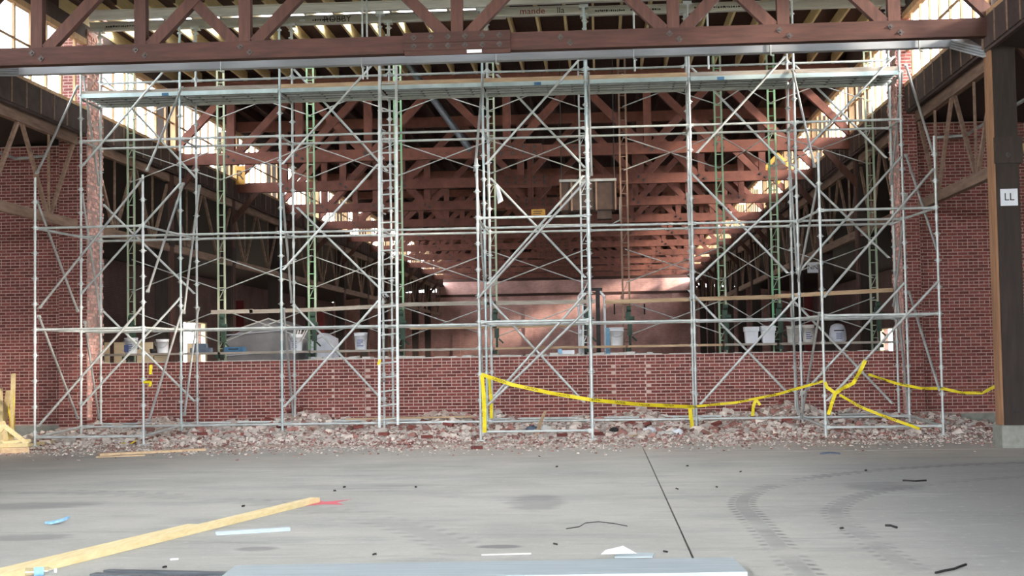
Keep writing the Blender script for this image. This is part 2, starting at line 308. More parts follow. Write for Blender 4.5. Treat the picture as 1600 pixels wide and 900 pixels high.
# --- brick laying
bm_me = {}
def brick_mesh(kind, L_, matn):
    key = (kind, matn)
    if key not in bm_me:
        b = MB(); d = 0.05; hx, hz = L_/2-0.0070, BH/2-0.0075; c = 0.003
        fr = [(-hx+c, -hz+c), (hx-c, -hz+c), (hx-c, hz-c), (-hx+c, hz-c)]; bk = [(-hx, -hz), (hx, -hz), (hx, hz), (-hx, hz)]
        vs = [(x, -0.0, z) for x, z in fr]+[(x, c, z) for x, z in bk]+[(x, d, z) for x, z in bk]
        b.add(vs, [(0,1,2,3)]+[(4+i, 4+(i+1) % 4, (i+1) % 4, i) for i in range(4)]+[(8+i, 8+(i+1) % 4, 4+(i+1) % 4, 4+i) for i in range(4)])
        bm_me[key] = (b, b.mesh('brick', M[matn]))
    return bm_me[key]
def lay(parent, x0, x1, z0, z1, yf, matn, head_from_top=2, ax='x', proud=0.0, skip=None, score=None, budget=300, name='loose_end'):
    """bricks of a face looking to -Y, common bond with a header course every sixth"""
    out = []; n = int(round((z1-z0)/BH))
    for k in range(n):
        zc = z1-(k+0.5)*BH
        head = (k % 6) == head_from_top-1
        Lb = BL/2 if head else BL
        off = 0 if head else (BL/2 if k % 2 else 0)
        x = x0-off
        while x < x1-0.02:
            a, b = max(x, x0), min(x+Lb, x1)
            if b-a > 0.035 and not (skip and skip((a+b)/2, zc)):
                out.append(((a+b)/2, zc, b-a))
            x += Lb
    if score is None: score = lambda p: (p[0]-0)**2+(p[1]-HCAM)**2
    out.sort(key=score)
    rest = MB(); used = 0
    for (xc, zc, ln) in out:
        full = abs(ln-BL) < 0.004; half = abs(ln-BL/2) < 0.004
        jit = random.uniform(-0.002, 0.002)
        if used < budget and (full or half):
            b, me = brick_mesh('s' if full else 'h', BL if full else BL/2, matn)
            shared(me, 'brick', (xc, yf-proud+jit, zc), parent); used += 1
        else:
            b, me = brick_mesh('r%.3f' % ln, ln, matn)
            rest.add([(x+xc, y+yf-proud+jit, z+zc) for x, y, z in b.v], b.f)
    if rest.v: stuff(rest.build('brickwork', M[matn], parent))
# low wall left standing in the opening
ZT = 1.59
P1 = (atY(523, 600, YW).x, atY(571, 600, YW).x); P2 = (atY(962, 600, YW).x, atY(1010, 600, YW).x)
wall_c = MB().box(JL, JR, YW+0.005, YW+0.42, 0, ZT-0.004)
for p in (P1, P2): wall_c.box(p[0], p[1], YW-0.055, YW+0.02, 0, ZT-0.004)
wall_c = struct(wall_c.build('wall_middle', M['mortar']))
inp = lambda x: any(p[0] < x < p[1] for p in (P1, P2))
lay(wall_c, JL, JR, ZT-23*BH, ZT, YW, 'brick', skip=lambda x, z: inp(x), score=lambda p: abs(p[0]-1.0)-p[1]*0.8)
for p in (P1, P2): lay(wall_c, p[0], p[1], ZT-23*BH, ZT, YW, 'brick', proud=0.060, budget=40, head_from_top=9)
# broken mortar bed and brick ends left on the cut top
cap = MB()
x = JL
while x < JR:
    w_ = random.uniform(0.05, 0.2)
    hh = random.uniform(0.004, 0.02)
    if -6.2 < x < 1.2: hh = random.uniform(0.008, 0.065)
    for yy in (YW+0.02, YW+0.15, YW+0.28):
        h2 = hh*random.uniform(0.4, 1.2)
        cap.obox((x+w_/2, yy+0.06, ZT+h2/2), (w_/2, random.uniform(-0.02, 0.02), 0), (0.01, 0.06, 0), (0, random.uniform(-.005, .005), h2/2))
    x += w_*0.95
stuff(cap.build('broken_mortar', M['offwhite'], wall_c))
# flanking walls with their pilasters
def flank(name, xa, xb, pa, pb, jamb, sgn, ztop, matn):
    core = MB().box(xa, xb, YW+0.005, YW+0.42, 0, 6.35)
    core.box(pa, pb, YW-0.245, YW+0.66, 0.0, ztop)
    w_ = struct(core.build(name, M['mortar_old']))
    vis = (max(xa, -13.6), min(xb, 10.6))
    near = (pa if sgn < 0 else pb)
    lo, hi = (vis[0], pa) if sgn < 0 else (pb, vis[1])
    lay(w_, lo, hi, 0.27, 6.33, YW, matn, budget=300, score=lambda p: abs(p[0]-near)*1.2+abs(p[1]-2.6))
    lay(w_, pa, pb, 0.27, ztop, YW-0.25, matn, budget=150, score=lambda p: abs(p[1]-2.4), head_from_top=4)
    # reveal facing the opening: torn brick ends, dusty pink, lightened to paint strong light in
    rv = MB(); n = int((ztop-0.3)/BH)
    for k in range(n):
        z = 0.30+k*BH; y = YW-0.245
        while y < YW+0.66:
            l_ = random.choice((0.10, 0.10, 0.2)); l_ = min(l_, YW+0.66-y)
            out_ = random.uniform(-0.005, 0.035) if random.random() < 0.72 else -0.02
            if z < 1.62 and YW-0.02 < y < YW+0.40: y += l_; continue
            if l_ > 0.03 and out_ > -0.01: rv.box(jamb-0.05*1, jamb-sgn*out_, y+0.005, y+l_-0.005, z+0.005, z+BH-0.005) if sgn < 0 else rv.box(jamb-out_, jamb+0.05, y+0.005, y+l_-0.005, z+0.005, z+BH-0.005)
            y += l_
    stuff(rv.build('torn_brick', M['brick_pink'], w_))
    MB().box(lo-(6 if sgn < 0 else 0), hi+(5 if sgn > 0 else 0), YW-0.06, YW, 0, 0.27).build('concrete_base', M['concrete'], w_)
    return w_
wall_l = flank('wall_left', XOL, JL-0.63, JL-0.63, JL, JL, -1, 8.85, 'brick_shaded')
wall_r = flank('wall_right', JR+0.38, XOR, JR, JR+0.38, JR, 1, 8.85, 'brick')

# end wall with ledge, pilasters
we = MB().box(JL-0.6, JR+0.6, YE, YE+0.4, 0, 6.9)
we.box(XOL, JL-0.6, YE, YE+0.4, 0, 6.2); we.box(JR+0.6, XOR, YE, YE+0.4, 0, 6.2)
we = struct(we.build('wall_back', M['end_brick']))
MB().box(JL-0.6, JR+0.6, YE-0.06, YE, 5.82, 6.0).build('ledge', M['deck'], we)
for px in (713, 826, 982, 1056):
    xx = atY(px, 500, YE).x; MB().box(xx-0.27, xx+0.27, YE-0.12, YE, 0, 5.8).build('pilaster', M['end_brick'], we)
for px in (960, 1007): put_text('1', 1.1, M['iron'], 'painted_numeral', atY(px, 484, YE-0.14), we)
MB().box(JL-0.6, JR+0.6, YE, YE+0.4, 6.9, 9.2).build('gable_boards', M['deck'], we)
# outer walls of the aisles with a doorway each
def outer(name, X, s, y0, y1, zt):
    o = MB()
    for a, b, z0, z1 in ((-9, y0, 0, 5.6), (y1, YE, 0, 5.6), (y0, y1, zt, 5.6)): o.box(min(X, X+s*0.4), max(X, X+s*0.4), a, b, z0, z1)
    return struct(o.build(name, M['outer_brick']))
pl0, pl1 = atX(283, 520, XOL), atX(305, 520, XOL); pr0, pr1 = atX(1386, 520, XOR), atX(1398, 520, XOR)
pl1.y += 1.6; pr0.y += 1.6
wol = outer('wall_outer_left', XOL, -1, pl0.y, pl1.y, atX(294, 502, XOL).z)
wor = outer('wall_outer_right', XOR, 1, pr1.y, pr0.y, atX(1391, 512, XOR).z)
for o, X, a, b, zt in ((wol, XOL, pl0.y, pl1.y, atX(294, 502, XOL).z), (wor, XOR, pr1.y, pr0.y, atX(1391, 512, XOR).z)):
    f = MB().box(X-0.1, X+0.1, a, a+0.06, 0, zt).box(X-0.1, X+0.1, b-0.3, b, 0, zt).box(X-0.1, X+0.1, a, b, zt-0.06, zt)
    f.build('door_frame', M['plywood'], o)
# roof: deck with the open slot above the taken-down wall, joists, aisle roofs
roof = MB()
SX0, SX1, SY0, SY1 = -10.9, -2.2, 29.35, 30.15
ADDED_SKYLIGHTS = [(18.6, 19.5)]; KX0, KX1 = -9.6, 5.0  # unseen skylight, added to give the front hall top light
ys = [-9]+[v for q in ADDED_SKYLIGHTS for v in q]+[SY0]
for a_, b_ in zip(ys[0::2], ys[1::2]): roof.box(XL-0.4, XR+0.4, a_, b_, 9.20, 9.30)
for a_, b_ in ADDED_SKYLIGHTS: roof.box(XL-0.4, KX0, a_, b_, 9.20, 9.30); roof.box(KX1, XR+0.4, a_, b_, 9.20, 9.30)
roof.box(XL-0.4, XR+0.4, SY1, YE+0.4, 9.20, 9.30)
roof.box(XL-0.4, SX0, SY0, SY1, 9.20, 9.30); roof.box(SX1, XR+0.4, SY0, SY1, 9.20, 9.30)
ceil = struct(roof.build('ceiling', M['deck']))
for k_, (a_, b_) in enumerate(ADDED_SKYLIGHTS):
    added_skylight = MB().box(KX0-0.06, KX0, a_-0.06, b_+0.06, 9.2, 9.5).box(KX1, KX1+0.06, a_-0.06, b_+0.06, 9.2, 9.5).box(KX0, KX1, a_-0.06, a_, 9.2, 9.5).box(KX0, KX1, b_, b_+0.06, 9.2, 9.5)
    added_skylight = struct(added_skylight.build('window_%d' % (k_+40), M['frame_wood']))  # frame of the added skylight
    for n_ in range(10): MB().box(KX0+(KX1-KX0)*n_/10+0.02, KX0+(KX1-KX0)*(n_+1)/10-0.02, a_, b_, 9.40, 9.405).build('pane', M['pane'], added_skylight)
struct(MB().box(XOL-0.4, -14, -9.4, -9.0, 0, 9.3).box(10, XOR+0.4, -9.4, -9.0, 0, 9.3).box(-14, 10, -9.4, -9.0, 7.2, 9.3).build('wall_front', M['end_brick']))  # unseen front wall, added and sized to balance daylight from behind
jme = MB().box(-0.026, 0.026, 0, 8.1, 0, 0.28).mesh('joist', M['lumber'])
jx = XL+0.35
JXS = []
while jx < XR: JXS.append(jx); jx += 0.61
for x in JXS: shared(jme, 'joist', (x, 27.2, 8.92), ceil)
far = MB(); near_ = MB()
for x in JXS:
    near_.box(x-0.026, x+0.026, -9, 27.2, 8.92, 9.2); far.box(x-0.026, x+0.026, 35.3, YE, 8.92, 9.2)
stuff(near_.build('joists_overhead', M['deck'], ceil)); stuff(far.build('joists_beyond', M['deck'], ceil))
br_ = MB()
for a, b in zip(JXS, JXS[1:]):
    br_.bar((a, 32.2, 8.95), (b, 32.2, 9.17), 0.03, 0.03); br_.bar((a, 32.23, 9.17), (b, 32.23, 8.95), 0.03, 0.03)
stuff(br_.build('cross_bridging', M['timber'], ceil))
for nm, xa, xb in (('ceiling_left', XOL-0.4, -11.03), ('ceiling_right', 6.47, XOR+0.4)):
    zi, zo = 6.57, 5.62; a, b = (zo, zi) if xa < XC else (zi, zo)
    struct(MB().prism([(xa, -9, a), (xb, -9, b), (xb, -9, b+0.12), (xa, -9, a+0.12)], (0, YE+9.4, 0)).build(nm, M['timber_dark']))
# clerestory: boarded strip below, windows, fascia
wn = [0]
def bay_side(side, y0, y1, idx, tmpl):
    s = -1 if side == 'left' else 1
    X = -10.98 if s < 0 else 6.42
    if tmpl is not None:
        win = copy_tree(tmpl[0], (0, y0-tmpl[2], 0)); win.name = 'window_%d' % idx
        st = copy_tree(tmpl[1], (0, y0-tmpl[2], 0)); st.name = 'trim_%d' % idx
        return
    fr = MB(); xi, xo = sorted((X, X+s*0.14))
    fr.box(xi, xo, y0, y1, 7.06, 7.14); fr.box(xi, xo, y0, y1, 8.50, 8.62); fr.box(xi, xo, y0, y0+0.12, 7.06, 8.6); fr.box(xi, xo, y1-0.12, y1, 7.06, 8.6)
    win = struct(fr.build('window_%d' % idx, M['frame_wood']))
    n = 8; st_ = (y1-y0)/n
    for i in range(1, n): MB().box(xi+0.05, xo-0.04, y0+i*st_-0.03, y0+i*st_+0.03, 7.14, 8.5).build('mullion', M['frame_wood'], win)
    for i in range(n):
        MB().box(xi+0.055, xo-0.045, y0+i*st_+0.03, y0+(i+1)*st_-0.03, 7.80, 7.84).build('transom', M['frame_wood'], win)
        for z0, z1 in ((7.14, 7.80), (7.84, 8.5)):
            MB().box(X+s*0.06, X+s*0.064, y0+i*st_+0.03, y0+(i+1)*st_-0.03, z0, z1).build('pane', M['pane'], win)
    st = MB().box(*sorted((X+s*0.03, X+s*0.10)), y0, y1, 6.5, 7.08); st.box(*sorted((X, X+s*0.14)), y0, y1, 8.62, 9.2)
    st = struct(st.build('trim_%d' % idx, M['board_dark']))
    n = 9
    for i in range(n):
        a = y0+(y1-y0)*i/n; MB().box(*sorted((X, X+s*0.03)), a+0.03, a+(y1-y0)/n-0.01, 6.55, 7.07).build('board', M['board_dark'], st)
        MB().box(*sorted((X-s*0.015, X+s*0.03)), a-0.012, a+0.03, 6.55, 7.07).build('batten', M['timber_y'], st)
    return (win, st, y0)
TM = {}
idx = 1
for y0, y1 in zip(YB, YB[1:]):
    for side in ('left', 'right'):
        r = bay_side(side, y0+0.02, y1-0.02, idx, TM.get(side))
        if side not in TM: TM[side] = r
        idx += 1

# ================================================================== TIMBER FRAME
PAN = HALF*2/10
NX = [XL+PAN*i for i in range(11)]
def make_truss(y):
    t = thing('roof_truss', 'front dark timber roof truss with bolted splice, spanning above the scaffolding', 'truss', (XC, y, ZB), 'roof trusses of the hall')
    zc0, zc1 = ZB+0.15, 8.75
    MB().box(XL, XR, y-0.10, y+0.10, ZB, ZB+0.30).build('bottom_chord', M['timber'], t)
    MB().box(XL, XR, y-0.10, y+0.10, 8.60, 8.90).build('top_chord', M['timber'], t)
    for i in (0, 1, 2, 3, 5, 7, 8, 9, 10):
        wv = 0.26 if i in (0, 10) else 0.20
        MB().box(NX[i]-wv/2, NX[i]+wv/2, y-0.085, y+0.085, ZB+0.30, 8.6).build('vertical_post', M['timber_v'], t)
    for a, b in ((0,1), (1,2), (2,3), (3,4), (5,4), (5,6), (7,6), (8,7), (9,8), (10,9), (3,2), (7,8)):
        s = 1 if b > a else -1; yy = y+(0.03 if (a, b) in ((3,2), (7,8)) else 0)
        MB().bar((NX[a]+s*0.16, yy, zc0+0.12), (NX[b]-s*0.05, yy, zc1-0.12), 0.15, 0.19).build('diagonal_brace', M['timber_v'], t)
    bme = MB().obox((0, 0, 0), (0.028, 0, 0.028), (0, 0.006, 0), (-0.028, 0, 0.028)).tube((0, -0.006, 0), (0, -0.035, 0), 0.018, 6).mesh('bolt', M['bolt'])
    for i in (1, 2, 3, 6, 7, 8, 9):
        for dx, dz in ((-0.07, 0.20), (0.09, 0.10)): shared(bme, 'bolt', (NX[i]+dx, y-0.106, ZB+dz), t)
    sp = MB().box(NX[5]-0.9, NX[5]+0.9, y-0.155, y-0.10, ZB+0.16, ZB+0.33).box(NX[5]-0.9, NX[5]+0.9, y-0.155, y-0.10, ZB+0.03, ZB+0.155).box(NX[5]-0.88, NX[5]+0.9, y-0.14, y-0.10, ZB-0.05, ZB+0.03).build('splice_plate', M['timber'], t)
    WL[sp.name] = WL[t.name]
    for k in range(6):
        for dz in (0.10, 0.25): shared(bme, 'splice_bolt', (NX[5]-0.72+k*0.288, y-0.161, ZB+dz), sp)
    return t
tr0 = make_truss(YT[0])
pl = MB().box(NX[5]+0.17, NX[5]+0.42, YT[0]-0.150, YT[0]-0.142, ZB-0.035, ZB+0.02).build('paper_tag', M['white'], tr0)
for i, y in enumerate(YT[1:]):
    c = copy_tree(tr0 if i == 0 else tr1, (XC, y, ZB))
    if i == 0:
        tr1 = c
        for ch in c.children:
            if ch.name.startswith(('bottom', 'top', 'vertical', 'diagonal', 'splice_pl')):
                ch.data = ch.data.copy(); ch.data.materials[0] = M['timber_lit']
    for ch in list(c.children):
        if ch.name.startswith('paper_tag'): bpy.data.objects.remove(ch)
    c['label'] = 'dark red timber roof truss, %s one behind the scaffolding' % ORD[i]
# columns
def make_column(x, y, label, sgn, knee=True):
    t = thing('timber_column', label, 'column', (x, y, 0), 'timber columns along the hall')
    MB().box(x-0.18, x+0.18, y-0.2, y+0.2, 0.33, 8.6).build('post', M['timber_dark'], t)
    MB().box(x-0.25, x+0.55 if sgn > 0 else x+0.25, y-0.27, y+0.27, 0, 0.36).build('pedestal', M['concrete'], t)
    MB().box(*sorted((x-sgn*0.181, x-sgn*0.215)), y-0.15, y+0.2, 0.35, 6.7).build('lit_side_face', M['lit_side_wood'] if not knee else M['timber_v'], t)  # nave side of the post catching daylight, painted as a paler strip
    MB().box(x-0.20, x+0.24, y-0.235, y+0.2, 4.62, 5.05).build('bracket', M['timber_dark'], t)
    if knee: MB().bar((x, y-0.12, 5.6), (x-sgn*0.95, y-0.02, 6.72), 0.12, 0.16).build('knee_brace', M['timber_v'], t)
    MB().tube((x+0.0, y-0.235, 4.75), (x, y-0.27, 4.75), 0.04, 6).build('bracket_bolt', M['bolt'], t)
    return t
cr = make_column(6.69, 22.9, 'dark timber column with white letter plate and concrete pedestal at right edge', 1, False)
MB().bar((6.75, 22.8, 6.85), (7.7, 22.8, 5.7), 0.12, 0.15).build('outer_brace', M['timber_v'], cr)
MB().obox((6.69, 22.695, 0.57), (0.012, 0, 0), (0, 0.008, 0), (0, 0, 0.10)).obox((6.69, 22.694, 0.575), (0.06, 0, 0.0), (0, 0.008, 0), (0, 0, 0.016)).build('iron_cross', M['iron'], cr)
MB().bar((6.95, 22.8, 4.85), (8.2, 22.8, 5.35), 0.12, 0.16).build('side_strut', M['frame_wood'], cr)
def letter_plate(body, x, y, z, w_, label):
    t = thing('letter_plate', label, 'sign', (x, y, z-w_/2))
    MB().box(x-w_/2, x+w_/2, y-0.012, y, z-w_/2, z+w_/2).build('plate', M['white'], t)
    put_text(body, w_*0.62, M['black'], 'lettering', (x, y-0.014, z), t); return t
p = atY(1577, 308, 22.68); letter_plate('LL', p.x, 22.698, p.z, 0.275, 'white square plate with letters LL on the right column')
def column_label(side, i): return 'dark timber column on the %s of the hall, %s one behind the scaffolding' % (side, ORD[i])
c1 = make_column(XR, 35.1, column_label('right', 0), 1); c2 = make_column(XL, 35.1, column_label('left', 0), -1)
make_column(XL, 22.9, 'dark timber column left of the picture carrying the front truss', -1)
for i in range(1, 10):
    for c, sd in ((c1, 'right'), (c2, 'left')):
        k = copy_tree(c, (c.location.x, 35.1+6.1*i, 0)); k['label'] = column_label(sd, i)
p = atY(1270, 418, 40.9); lp = letter_plate('NN', p.x, 40.9, p.z, 0.32, 'small white lettered plate in the dark right aisle behind the scaffolding')
MB().box(p.x-0.1, 6.62, 40.9, 40.93, p.z-0.03, p.z+0.03).build('mounting_arm', M['timber_y'], lp)
p = atY(375, 272, 40.9); rp = thing('letter_board', 'orange board with a letter R on the left clerestory', 'sign', p-Vector((0, 0, 0.3)))
MB().box(p.x-0.15, p.x+0.16, 40.88, 40.92, p.z-0.32, p.z+0.24).build('board', M['yellow_sign'], rp); put_text('R', 0.42, M['timber_dark'], 'lettering', (p.x, 40.875, p.z-0.05), rp)
p = atY(1216, 263, 46.5); dp = thing('diamond_board', 'yellow diamond board high on the right clerestory', 'sign', p-Vector((0, 0, 0.4)))
MB().obox((p.x, 46.5, p.z), (0.27, 0, 0.27), (0, 0.02, 0), (-0.27, 0, 0.27)).build('board', M['yellow_sign'], dp); MB().obox((p.x, 46.47, p.z), (0.17, 0, 0.17), (0, 0.012, 0), (-0.17, 0, 0.17)).build('face', M['timber_v'], dp)
# longitudinal trusses between the columns under the clerestory
def make_side(side, y0, y1, label, n=2):
    s = -1 if side == 'left' else 1; X = -11.2 if s < 0 else 6.66
    t = thing('side_truss', label, 'truss', (X, y0, 4.5), 'lattice trusses under the clerestory')
    MB().box(X-0.06, X+0.06, y0, y1, 6.30, 6.55).build('top_chord', M['timber_y'], t)
    MB().box(X-0.06, X+0.06, y0, y1, 4.48, 4.68).build('bottom_chord', M['timber_y'], t)
    st = (y1-y0)/n
    for i in range(n):
        m_ = y0+st*(i+0.5)
        MB().bar((X, y0+st*i+0.06, 6.36), (X, m_-0.05, 4.62), 0.06, 0.085, (1, 0, 0)).build('diagonal', M['timber_y'], t)
        MB().bar((X, y0+st*(i+1)-0.06, 6.36), (X, m_+0.05, 4.62), 0.06, 0.085, (1, 0, 0)).build('diagonal', M['timber_y'], t)
        MB().box(X-0.02, X+0.02, m_-0.025, m_+0.025, 4.68, 6.30).build('vertical', M['timber_y'], t)
    return t
for side in ('left', 'right'):
    t0 = make_side(side, YB[1]+0.1, YB[2]-0.35, 'weathered timber lattice truss in front of the brick wall on the %s' % side, 2)
    t1 = None
    for i, (a, b) in enumerate(zip(YB[2:], YB[3:])):
        lb = 'weathered timber lattice truss along the %s side, %s bay behind the scaffolding' % (side, ORD[i])
        if t1 is None: t1 = make_side(side, a+0.7 if i == 0 else a, b, lb)
        elif i == 1: t2 = make_side(side, a, b, lb)
        else: c = copy_tree(t2, (t2.location.x, a, 4.5)); c['label'] = lb
# hanging aisle pipe on both front bays
for sd, pts in (('left', [(-12.4, 24.0, 6.0), (-12.4, 28.4, 6.0), (-11.9, 28.8, 6.1)]), ('right', [(7.6, 23.5, 6.0), (7.6, 28.6, 6.0), (7.0, 28.8, 6.0)])):
    tag(MB().path(pts, 0.035, 8).build('sprinkler_pipe', M['galv_dull'], None, pts[0]), 'thin metal pipe under the dark %s aisle roof' % sd, 'pipe')
# grey metal channel under the front truss
ch = thing('steel_channel', 'long grey metal channel running just below the front truss', 'channel', (XC, 24.2, 6.88))
xa, xb = atY(28, 110, 24.2).x, atY(1490, 66, 24.2).x
MB().prism([(xa, 24.14, 6.88), (xa, 24.30, 6.88), (xa, 24.30, 6.89), (xa, 24.15, 6.89), (xa, 24.15, 7.03), (xa, 24.30, 7.03), (xa, 24.30, 7.045), (xa, 24.14, 7.045)], (xb-xa, 0, 0)).build('web', M['channel'], ch)
for X0, X1 in ((xb, 6.5), (xa, -11.2)):
    for k in range(4):
        a = Vector((X0, 24.2, 6.90+0.045*k)); e = Vector((X1, 22.95 if X0 > 0 else 23.6, (6.46 if X0 > 0 else 6.80)+0.05*k)); MB().bar(a, e, 0.16, 0.036, (0, 1, 0.4)).build('end_rail', M['channel'], ch)
for px in (345, 565, 775, 990, 1204, 1437):
    p = atY(px, 90, 24.1); MB().tube((p.x, 24.10, 7.10), (p.x, 24.10, 6.82), 0.014, 6).tube((p.x, 24.10, 6.82), (p.x+0.06, 24.10, 6.80), 0.014, 6).build('hook', M['galv'], ch)

# ================================================================== SCAFFOLD
YF, YBk, YTw = 27.3, 28.35, 25.3
LV = [0.31, 2.25, 4.18, 6.15]
XS = [-10.55+2.07*k for k in range(9)]
ros = MB().tube((0, 0, -0.006), (0, 0, 0.006), 0.068, 10).tube((0, 0, -0.035), (0, 0, 0.035), 0.038, 8).mesh('rosette', M['galv'])
def standard(par, x, y, z0, z1, m='galv', ph=0.31):
    s = MB().tube((x, y, z0+0.02), (x, y, z1), 0.0242, 8)
    s.box(x-0.07, x+0.07, y-0.07, y+0.07, z0, z0+0.02)
    s = s.build('standard', M[m], par)
    z = ph
    while z < z1-0.05:
        if z > z0+0.1: shared(ros, 'rosette', (x, y, z), s)
        z += 0.485
    for z in (2.15, 4.1, 6.05):
        if z < z1-0.2: MB().tube((x, y, z-0.16), (x, y, z-0.02), 0.031, 8).build('spigot_collar', M['galv'], s)
    return s
def pipe(par, p, q, nm, m='galv', r=0.0242):
    p, q = Vector(p), Vector(q); d = (q-p).normalized(); b = MB().tube(p+d*0.03, q-d*0.03, r, 8)
    for e, sg in ((p, 1), (q, -1)): b.obox(e+d*sg*0.05, d*0.03, (0, 0, 0.03) if abs(d.z) < 0.7 else (0.03, 0, 0), d.cross(Vector((0, 0, 1)) if abs(d.z) < 0.7 else Vector((1, 0, 0))).normalized()*0.018)
    return b.build(nm, M[m], par)
main = thing('main_scaffold', 'long galvanised tube scaffold with high plank deck in front of the low brick wall', 'scaffold', (XC, (YF+YBk)/2, 0))
for k, x in enumerate(XS):
    standard(main, x, YF, 0.10, 8.58 if k not in (0, 8) else 8.0, 'galv_blue' if k in (1, 2, 4, 5) else 'galv')
    standard(main, x+0.02, YBk, 0.10, 8.66, 'galv')
for k in range(8):
    for y, lv in ((YF, LV), (YBk, LV+[7.55])):
        for z in lv: pipe(main, (XS[k], y, z), (XS[k+1], y, z), 'ledger')
    pipe(main, (XS[k], YF, 7.6), (XS[k+1], YF, 7.6), 'guard_rail'); pipe(main, (XS[k], YBk, 8.05), (XS[k+1], YBk, 8.05), 'guard_rail')
for k, x in enumerate(XS):
    for z in LV+[7.02]: pipe(main, (x, YF, z), (x, YBk, z), 'transom')
# deck
for k in range(8):
    a, b = XS[k]+0.03, XS[k+1]-0.03
    MB().box(a, b, YF-0.055, YF+0.01, 7.03, 7.115).build('deck_ledger', M['galv_blue'], main)
    MB().box(a, b, YBk-0.01, YBk+0.055, 7.03, 7.115).build('deck_ledger', M['galv'], main)
    for j in range(4):
        y0 = YF+0.045+j*0.252
        pk = MB().box(a, b, y0, y0+0.225, 7.085, 7.10)
        for q in (0.12, 0.37, 0.63, 0.88): pk.box(a+(b-a)*q-0.02, a+(b-a)*q+0.02, y0+0.018, y0+0.207, 7.066, 7.085)
        pk = pk.build('deck_plank', M['steel_dark'], main)
        MB().box(a, b, y0-0.004, y0+0.022, 7.062, 7.09).build('plank_lip', M['galv'], pk); MB().box(a, b, y0+0.203, y0+0.229, 7.062, 7.09).build('plank_lip', M['galv'], pk)
    MB().box(a, b, YF-0.03, YF+0.008, 7.115, 7.205 if k not in (0,) else 7.18).build('toe_board', M['plank_grey'] if k in (0, 1, 6, 7) else M['lumber_x'], main)
def pp(a, Y): return atY(a[0], a[1], Y)
FB = [((126,635),(284,463)), ((126,460),(283,285)), ((128,260),(268,97)), ((443,637),(593,468)), ((441,423),(592,255)), ((440,258),(581,102)),
      ((771,620),(916,457)), ((761,445),(913,273)), ((758,258),(906,92)), ((1093,633),(1246,463)), ((1086,438),(1246,288)), ((1088,240),(1228,87)),
      ((1250,620),(1415,440)), ((1248,425),(1410,243)), ((1255,237),(1398,87))]
BBr = [((160,485),(305,628)), ((160,318),(305,460)), ((160,120),(308,280)), ((460,477),(604,632)), ((463,323),(608,465)), ((458,107),(606,268)),
       ((767,471),(914,630)), ((765,277),(916,435)), ((775,115),(915,263)), ((1075,452),(1232,615)), ((1077,267),(1232,428)), ((1075,100),(1228,258)),
       ((1238,468),(1396,632)), ((1236,255),(1390,404)), ((1240,100),(1386,248))]
for a, b in FB: pipe(main, pp(a, YF-0.05), pp(b, YF-0.05), 'diagonal_brace')
for a, b in BBr: pipe(main, pp(a, YBk+0.05), pp(b, YBk+0.05), 'diagonal_brace')
for a, b in (((130,117),(155,292)), ((128,300),(157,494)), ((132,500),(155,655)), ((287,492),(312,288)), ((288,650),(310,480)), ((443,480),(458,650)), ((441,300),(456,475)), ((1246,430),(1232,228)), ((1248,650),(1236,470)), ((1410,110),(1392,290)), ((1416,300),(1396,480)), ((1420,650),(1398,420)), ((1082,470),(1074,300))):
    pipe(main, pp(a, YF), pp(b, YBk), 'side_brace', 'galv_dull')
for px, py in ((258,135), (840,130), (1126,118)): p = atY(px, py, YF-0.06); MB().box(p.x-0.07, p.x+0.07, YF-0.062, YF-0.054, 7.03, 7.09).build('blue_sticker', M['blue'], main)
# buttress towers in front
def tower(label, x0, x1, top, fpx, extra):
    t = thing('buttress_scaffold', label, 'scaffold', ((x0+x1)/2, YTw, 0), 'scaffold buttresses standing forward')
    kf = [min(range(9), key=lambda i: abs(XS[i]-x)) for x in (x0, x1)]
    for x, tp in zip((x0, x1), top): standard(t, x, YTw, 0.05, tp)
    for z in LV[:3]:
        zz = z if z > 1 else 0.22
        pipe(t, (x0, YTw, zz), (x1, YTw, zz), 'ledger')
        for x, k in zip((x0, x1), kf): pipe(t, (x, YTw, zz), (XS[k], YF, z), 'transom')
    for a, b in fpx: pipe(t, pp(a, YTw-0.05), pp(b, YTw-0.05), 'diagonal_brace', 'galv_dull')
    for a, b in extra: pipe(t, pp(a, YTw), pp(b, YF-0.06), 'raking_brace', 'galv_dull')
    return t
tower('left forward scaffold buttress beside the lumber stack and left brick pilaster', -10.67, -8.58, (5.15, 5.15), [((60,483),(224,278)), ((58,668),(224,478))],
      [((57,272),(122,133)), ((229,268),(285,135)), ((57,312),(122,488)), ((60,492),(122,655)), ((230,458),(287,285)), ((232,660),(285,483))])
tower('middle forward scaffold buttress with yellow tape hanging from its post', -2.23, -0.17, (5.3, 5.2), [((745,468),(916,282)), ((750,645),(921,480))],
      [((742,268),(755,115)), ((744,270),(757,440)), ((924,275),(919,112)), ((748,475),(757,640))])
tower('right forward scaffold buttress beside the right brick pilaster', 4.06, 6.16, (5.25, 5.5), [((1286,466),(1460,262)), ((1291,628),(1468,437))],
      [((1460,245),(1415,100)), ((1273,262),(1238,107)), ((1467,400),(1415,240)), ((1468,610),(1420,455)), ((1281,487),(1252,655)), ((1278,285),(1247,440))])
